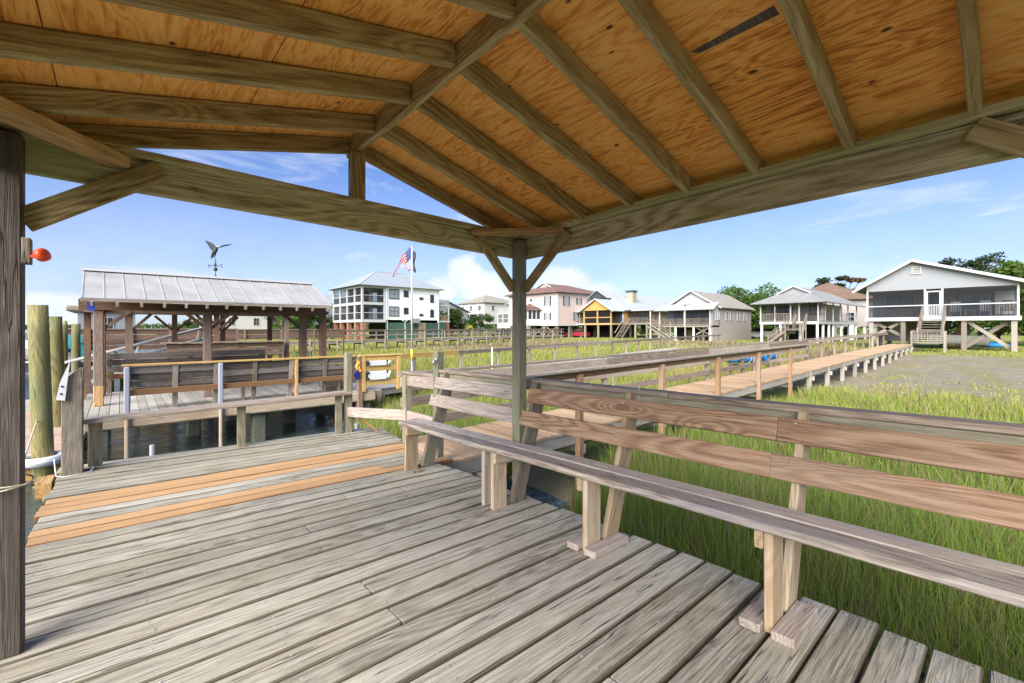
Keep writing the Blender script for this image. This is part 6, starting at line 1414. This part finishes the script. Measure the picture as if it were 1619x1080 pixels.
one('canopy', 'white_paint', lambda b: b.tube([(62.9, 56.8, 3.0), (62.9, 56.8, 3.6), (62.9, 56.8, 4.0)], [.35, .2, .03], 10), u_, smooth=True); one('pole', 'galv', lambda b: b.tube([(62.9, 56.8, 2.1), (62.9, 56.8, 4.05)], .03, 6), u_)

# ================================================================ TREES AND BUSHES
def leaves(P, size, name, mat, parent, flat=.5):
    n = len(P); P = np.asarray(P, dtype=np.float32)
    a = rng.normal(size=(n, 3)); a /= np.linalg.norm(a, axis=1)[:, None]; a[:, 2] *= flat
    b = rng.normal(size=(n, 3)); b -= a*np.sum(a*b, axis=1)[:, None]/np.maximum(np.sum(a*a, axis=1), 1e-6)[:, None]; b /= np.linalg.norm(b, axis=1)[:, None]
    s = size*rng.uniform(.6, 1.3, n)[:, None]
    V = np.stack([P-a*s, P+b*s*.42, P+a*s, P-b*s*.42], axis=1).reshape(-1, 3)
    o = parent.location if parent else Vector((0, 0, 0)); V = V-np.array(o)
    return quads(V, n, np.repeat(rng.random(n), 4), name, mat, parent, np.repeat(P, 4, axis=0))
def quads(V, n, rnd, name, mat, parent, gc=None):
    me = bpy.data.meshes.new(name); me.vertices.add(len(V)); me.vertices.foreach_set('co', V.astype(np.float32).ravel())
    me.loops.add(4*n); me.loops.foreach_set('vertex_index', np.arange(4*n, dtype=np.int32)); me.polygons.add(n)
    me.polygons.foreach_set('loop_start', np.arange(0, 4*n, 4, dtype=np.int32)); me.update(calc_edges=True)
    at = me.attributes.new('rnd', 'FLOAT', 'POINT'); at.data.foreach_set('value', rnd.astype(np.float32))
    at = me.attributes.new('gc', 'FLOAT_VECTOR', 'POINT'); at.data.foreach_set('vector', (gc if gc is not None else V).astype(np.float32).ravel())
    me.materials.append(MATS[mat]); ob = bpy.data.objects.new(name, me); COL.objects.link(ob)
    if parent: ob.parent = parent
    return ob
def tree(lab, x, y, h, r, mat, n=3500, leaf=.22, trunk_h=.35, clumps=16, squash=.7, lean=0., name='tree', group=None, z=-.5, shell=.45, trunk_r=None):
    t = thing(name, lab, 'tree', (x, y, z), group); tr = trunk_r or max(.08, h*.022)
    cz = z+h*(trunk_h+(1-trunk_h)/2); C = []
    for k in range(clumps):
        th = rng.uniform(0, 6.28); rr = r*math.sqrt(rng.uniform(.02, 1))*.78; zz = rng.uniform(-1, 1)
        rad = r*rng.uniform(.24, .42)*(1.1-.35*rr/r)
        C.append((x+lean*(zz+1)*.5+rr*math.cos(th), y+rr*math.sin(th), cz+zz*(h*(1-trunk_h)/2-rad*squash*.6)*math.sqrt(max(.05, 1-(rr/r)**2*.75)), rad))
    def lim(b):
        b.tube([(x, y, z-.3), (x+lean*.1, y, z+h*trunk_h*.5), (x+lean*.3+.05, y, z+h*trunk_h), (x+lean*.5, y, cz)], [tr*1.2, tr, tr*.8, tr*.45], 8)
        for c in C[:10]: b.tube([(x+lean*.25, y, z+h*trunk_h*.8), ((x+c[0])/2+.1, (y+c[1])/2, (z+h*trunk_h+c[2])/2), c[:3]], [tr*.5, tr*.33, tr*.12], 6)
    one('trunk', 'bark', lim, t, smooth=True)
    P = []
    per = n//clumps
    for cx, cy, czz, rad in C:
        d = rng.normal(size=(per, 3)); d /= np.linalg.norm(d, axis=1)[:, None]; q = rad*(shell+(1-shell)*rng.random(per)**.6)*rng.uniform(.75, 1.18, per)
        P.append(np.stack([cx+d[:, 0]*q, cy+d[:, 1]*q, czz+d[:, 2]*q*squash], axis=1))
    leaves(np.concatenate(P), leaf, 'crown', mat, t); return t
tree('big dark green oak between the grey gabled and the grey hip roofed cottages', 79, 29.5, 9.0, 6.2, 'leaf_mid', 15000, .28, .12, 36, .78)
tree('green tree touching the left eave of the grey hip roofed cottage', 82, 25.0, 7.8, 3.6, 'leaf_mid', 6000, .26, .25, 16, .8)
tree('dark wide tree seen under the right half of the metal roof', 24.5, 88, 6.2, 5.0, 'leaf_mid', 6500, .30, .08, 24, .7)
tree('smaller dark tree seen under the metal roof beside its right post', 31, 88, 4.6, 3.2, 'leaf_dark', 3000, .26, .1, 14, .7)
tree('lone rounded treetop seen under the middle of the metal roof', 9.6, 92, 3.4, 2.4, 'leaf_dark', 1800, .24, .1, 10, .7)
tree('round dark bush tree right of the white three storey house', 55.5, 83.0, 6.3, 4.2, 'leaf_dark', 7000, .26, .05, 24, .78)
tree('grey green bushy tree in front of the dark roofed white house', 52.5, 86.0, 5.2, 3.4, 'leaf_pine', 4000, .24, .05, 16, .8)
tree('darker tree behind the yellowing palm', 61.5, 80.5, 5.2, 3.0, 'leaf_dark', 3500, .26, .05, 14, .8)
tree('wide low bush beneath the three storey house porch', 33.5, 90, 4.0, 3.8, 'leaf_mid', 2600, .28, .05, 14, .7, name='bush')
tree('bright green shrub under the yellow house deck', 70, 42.5, 2.6, 1.9, 'leaf_bright', 2000, .2, .05, 10, .8, name='bush')
tree('tall thin pine with a ragged top behind the rust brown roof', 92, 21.5, 11.5, 3.2, 'leaf_pine', 1500, .34, .6, 10, .45, name='pine_tree', shell=.1)
tree('reddish brown dying pine above the rust brown roof', 95, 19.3, 11.2, 2.6, 'leaf_brown', 1100, .32, .6, 8, .5, name='pine_tree', shell=.1)
for k, (x, y, h, r, mt, lab) in enumerate(((72, 4.0, 9.8, 2.8, 'leaf_pine', 'ragged dark pine rising over the cottage roof slope, left of the others'), (74, 2.4, 10.4, 3.0, 'leaf_pine', 'tallest ragged pine over the cottage roof slope'), (70, 1.0, 8.4, 3.4, 'leaf_bright', 'bright green bushy tree right of the ragged pines'), (68, -1.2, 8.6, 3.6, 'leaf_bright', 'bright green tree at the right edge behind the white cottage'), (75, -4.5, 9.0, 4.5, 'leaf_bright', 'dense green tree farthest right behind the white cottage'), (64, -3.2, 5.0, 3.0, 'leaf_mid', 'low green thicket under the right eave of the white cottage'))):
    tree(lab, x, y, h, r, mt, 8000 if 'pine' not in mt else 2200, .24 if 'pine' not in mt else .2, .12 if 'pine' not in mt else .55, 26 if 'pine' not in mt else 26, .75 if 'pine' not in mt else .42, name='tree' if 'pine' not in mt else 'pine_tree', shell=.45 if 'pine' not in mt else .15)
tree('low green bush behind the piers of the white cottage', 60, 4.6, 3.0, 2.2, 'leaf_bright', 1600, .2, .05, 10, .8, name='bush')
# yellowing palm
pa = thing('palm_tree', 'short yellowing palm beside the round dark bush tree', 'palm', (57.0, 78.5, -.5))
one('trunk', 'bark', lambda b: b.tube([(57, 78.5, -.6), (57.05, 78.5, .4), (57, 78.5, 1.6)], [.2, .17, .16], 8), pa, smooth=True)
m = MB()
for k in range(46):
    th = rng.uniform(0, 6.28); el = rng.uniform(-.5, 1.3); L = rng.uniform(1.3, 2.0); r_ = random.random(); prev = None
    for i in range(7):
        t = i/6; rr = L*t*math.cos(el)*(1-.12*t); zz = 1.6+L*t*math.sin(el)*.75-.55*t*t*L; w = .26*math.sin(3.14*min(1, t*.9+.08))+.02
        c = Vector((57+rr*math.cos(th), 78.5+rr*math.sin(th), zz)); s_ = Vector((-math.sin(th), math.cos(th), 0))*w
        cur = (c-s_, c+Vector((0, 0, .06)), c+s_)
        if prev: m.put([prev[0], prev[1], cur[1], cur[0]], [(0, 1, 2, 3)], [c]*4, r_); m.put([prev[1], prev[2], cur[2], cur[1]], [(0, 1, 2, 3)], [c]*4, r_)
        prev = cur
m.build('crown', 'palm_yellow', pa)
# far shore and distant woods: one mass
def woods(n, pts, hgt, size, lab, mat='leaf_dark'):
    P = []
    for _ in range(n):
        k = random.randrange(len(pts)-1); t = random.random(); a, b_ = pts[k], pts[k+1]; x, y = a[0]+(b_[0]-a[0])*t, a[1]+(b_[1]-a[1])*t
        hh = hgt*(.45+.55*(.5+.5*mnoise.noise((x*.03, y*.03, 2)))+.25*mnoise.noise((x*.16, y*.16, 5)))
        P.append((x+random.gauss(0, 5), y+random.gauss(0, 5), -.8+hh*random.random()**.7))
    o = leaves(P, size, 'distant_woods', mat, None, 1.); o['kind'] = 'stuff'; return o
woods(15000, [(-140, 420), (-20, 430), (60, 330), (110, 240), (150, 150), (165, 60), (150, -60)], 6.5, .95, '')

# ================================================================ MARSH GRASS
def blades(n, dmin, dmax, a0, a1, h, name, mat, accept, wk=.0021, wmin=.0055, lean=.30, dry=.16):
    """upright blades spread over the marsh, thinner with distance from the dock"""
    d = np.exp(rng.uniform(np.log(dmin), np.log(dmax), n)); an = rng.uniform(R(a0), R(a1), n)+YAW
    x = d*np.sin(an); y = d*np.cos(an)
    keep = np.array([accept(px, py) for px, py in zip(x, y)]); u = rng.random(n); k = u < keep
    x, y, d = x[k], y[k], d[k]; n = len(x)
    z = np.array([ground_z(px, py) for px, py in zip(x, y)])-.03
    cl = np.array([mnoise.noise((px*.55, py*.55, 4)) for px, py in zip(x, y)]); cl2 = np.array([mnoise.noise((px*.13, py*.13, 8)) for px, py in zip(x, y)])
    H = h*(1+.5*cl+.2*cl2)*rng.uniform(.55, 1.15, n)*(1-.48*np.clip((d-5)/9, 0, 1)); W = np.maximum(wmin, d*wk)*rng.uniform(.7, 1.3, n)
    th = rng.uniform(0, 2*np.pi, n); le = H*np.abs(rng.normal(0, lean, n)); dx, dy = np.cos(th)*le, np.sin(th)*le
    f = rng.uniform(0, np.pi, n); sx, sy = np.cos(f)*W/2, np.sin(f)*W/2
    def P(t, w): return np.stack([x+dx*t*t+sx*w, y+dy*t*t+sy*w, z+H*t*(1-.10*t*(le/np.maximum(H, .01)))], 1)
    V = np.stack([P(0, -1), P(0, 1), P(.5, -.85), P(.5, .85), P(1, -.12), P(1, .12)], 1).reshape(-1, 3).astype(np.float32)
    base = (np.arange(n)*6)[:, None]; F = np.concatenate([base+np.array([0, 1, 3, 2]), base+np.array([2, 3, 5, 4])], 1).reshape(-1, 4).astype(np.int32)
    far = np.clip((d-4)/16, 0, 1)
    rv = np.clip(.40+.28*cl2+.26*far+rng.normal(0, .13, n), .22, 1.); rv[rng.random(n) < dry] = rng.uniform(0, .18)
    m_ = rng.random(n) < dry; rv[m_] = rng.uniform(0, .19, m_.sum())
    me = bpy.data.meshes.new(name); me.vertices.add(len(V)); me.vertices.foreach_set('co', V.ravel()); me.loops.add(len(F)*4); me.loops.foreach_set('vertex_index', F.ravel()); me.polygons.add(len(F))
    me.polygons.foreach_set('loop_start', np.arange(0, len(F)*4, 4, dtype=np.int32)); me.update(calc_edges=True)
    at = me.attributes.new('rnd', 'FLOAT', 'POINT'); at.data.foreach_set('value', np.repeat(rv, 6).astype(np.float32))
    me.materials.append(MATS[mat]); ob = bpy.data.objects.new(name, me); COL.objects.link(ob); ob['kind'] = 'stuff'; return ob
def walkstrip(x, y): return x > 2.6 and abs(y-wy(x)) < .78
def acc_main(x, y):
    if x < bankx(y)+.25 or x > 47: return 0
    if x < 2.62 and y < 7: return 0
    if walkstrip(x, y): return 0
    if 10.8 < y < 15 and x < 5.3: return 0
    if 16 < y < 25 and x < 5.5: return 0
    if x < 4.6 and y < 7 and x < bankx(y)+.7: a = .35
    else: a = 1.
    if y < 9.5:
        mf = 1.15*smooth01((x-15.5)/4.5)*smooth01((9.5-y)/2.5)*(1 if y > -7 else 0)
        q = smooth01(mf*1.8+.35*mnoise.noise((x*.4, y*.4, 1))); a *= 0 if q > .93 else 1-q
    if 2.6 < x < 4.2 and 2.9 < y < 4.3: a *= .3
    return a
blades(470000, 2.3, 60, -64, 66, .74, 'marsh_grass', 'marsh_grass', acc_main, wk=.0016, wmin=.005, dry=.2)
def acc_low(x, y):
    if walkstrip(x, y) or x < 18: return 0
    if y < 9 and x < 41: return smooth01((mnoise.noise((x*.3, y*.8, 3))+.25+(24-x)*.06)*1.5)*.55
    return .8 if x < 70 else .35
blades(110000, 18, 110, -45, 66, .24, 'lawn_grass', 'marsh_grass', acc_low, wk=.0017, dry=.15)
blades(26000, 2.3, 13, -20, 66, .62, 'dead_stems', 'dry_reed', acc_main, wk=.0012, wmin=.004, lean=.8, dry=.3)
def acc_reed(x, y):
    v = 0
    if 33 < x < 47 and 9 < y < 34: v = smooth01(.5+1.6*mnoise.noise((x*.10, y*.10, 6)))*(1 if x > 40 else .6)
    if 19 < x < 42 and 29 < y < 41: v = max(v, smooth01((x-17)/9)*.9)
    if 30 < x < 40 and 6.6 < y < 9.5: v = max(v, .7)
    return 0 if walkstrip(x, y) else v
blades(60000, 18, 62, -25, 50, .95, 'dry_reed', 'dry_reed', acc_reed, wk=.0022, dry=.2)
# oyster clumps on the mud bank beside the neighbouring dock
m = MB()
for k in range(420):
    y = rng.uniform(7.2, 13.6); x = bankx(y)-.5+rng.normal(0, .55)
    if x > 5.0 or (x < 2.9 and y < 6.8): continue
    z = ground_z(x, y); s_ = rng.uniform(.03, .085)
    m.ball((x, y, z+s_*.3), s_, s_*rng.uniform(.6, 1.2), s_*rng.uniform(.7, 1.6), 5, 4)
o = m.build('oyster_bed', 'dry_leaf'); o['kind'] = 'stuff'
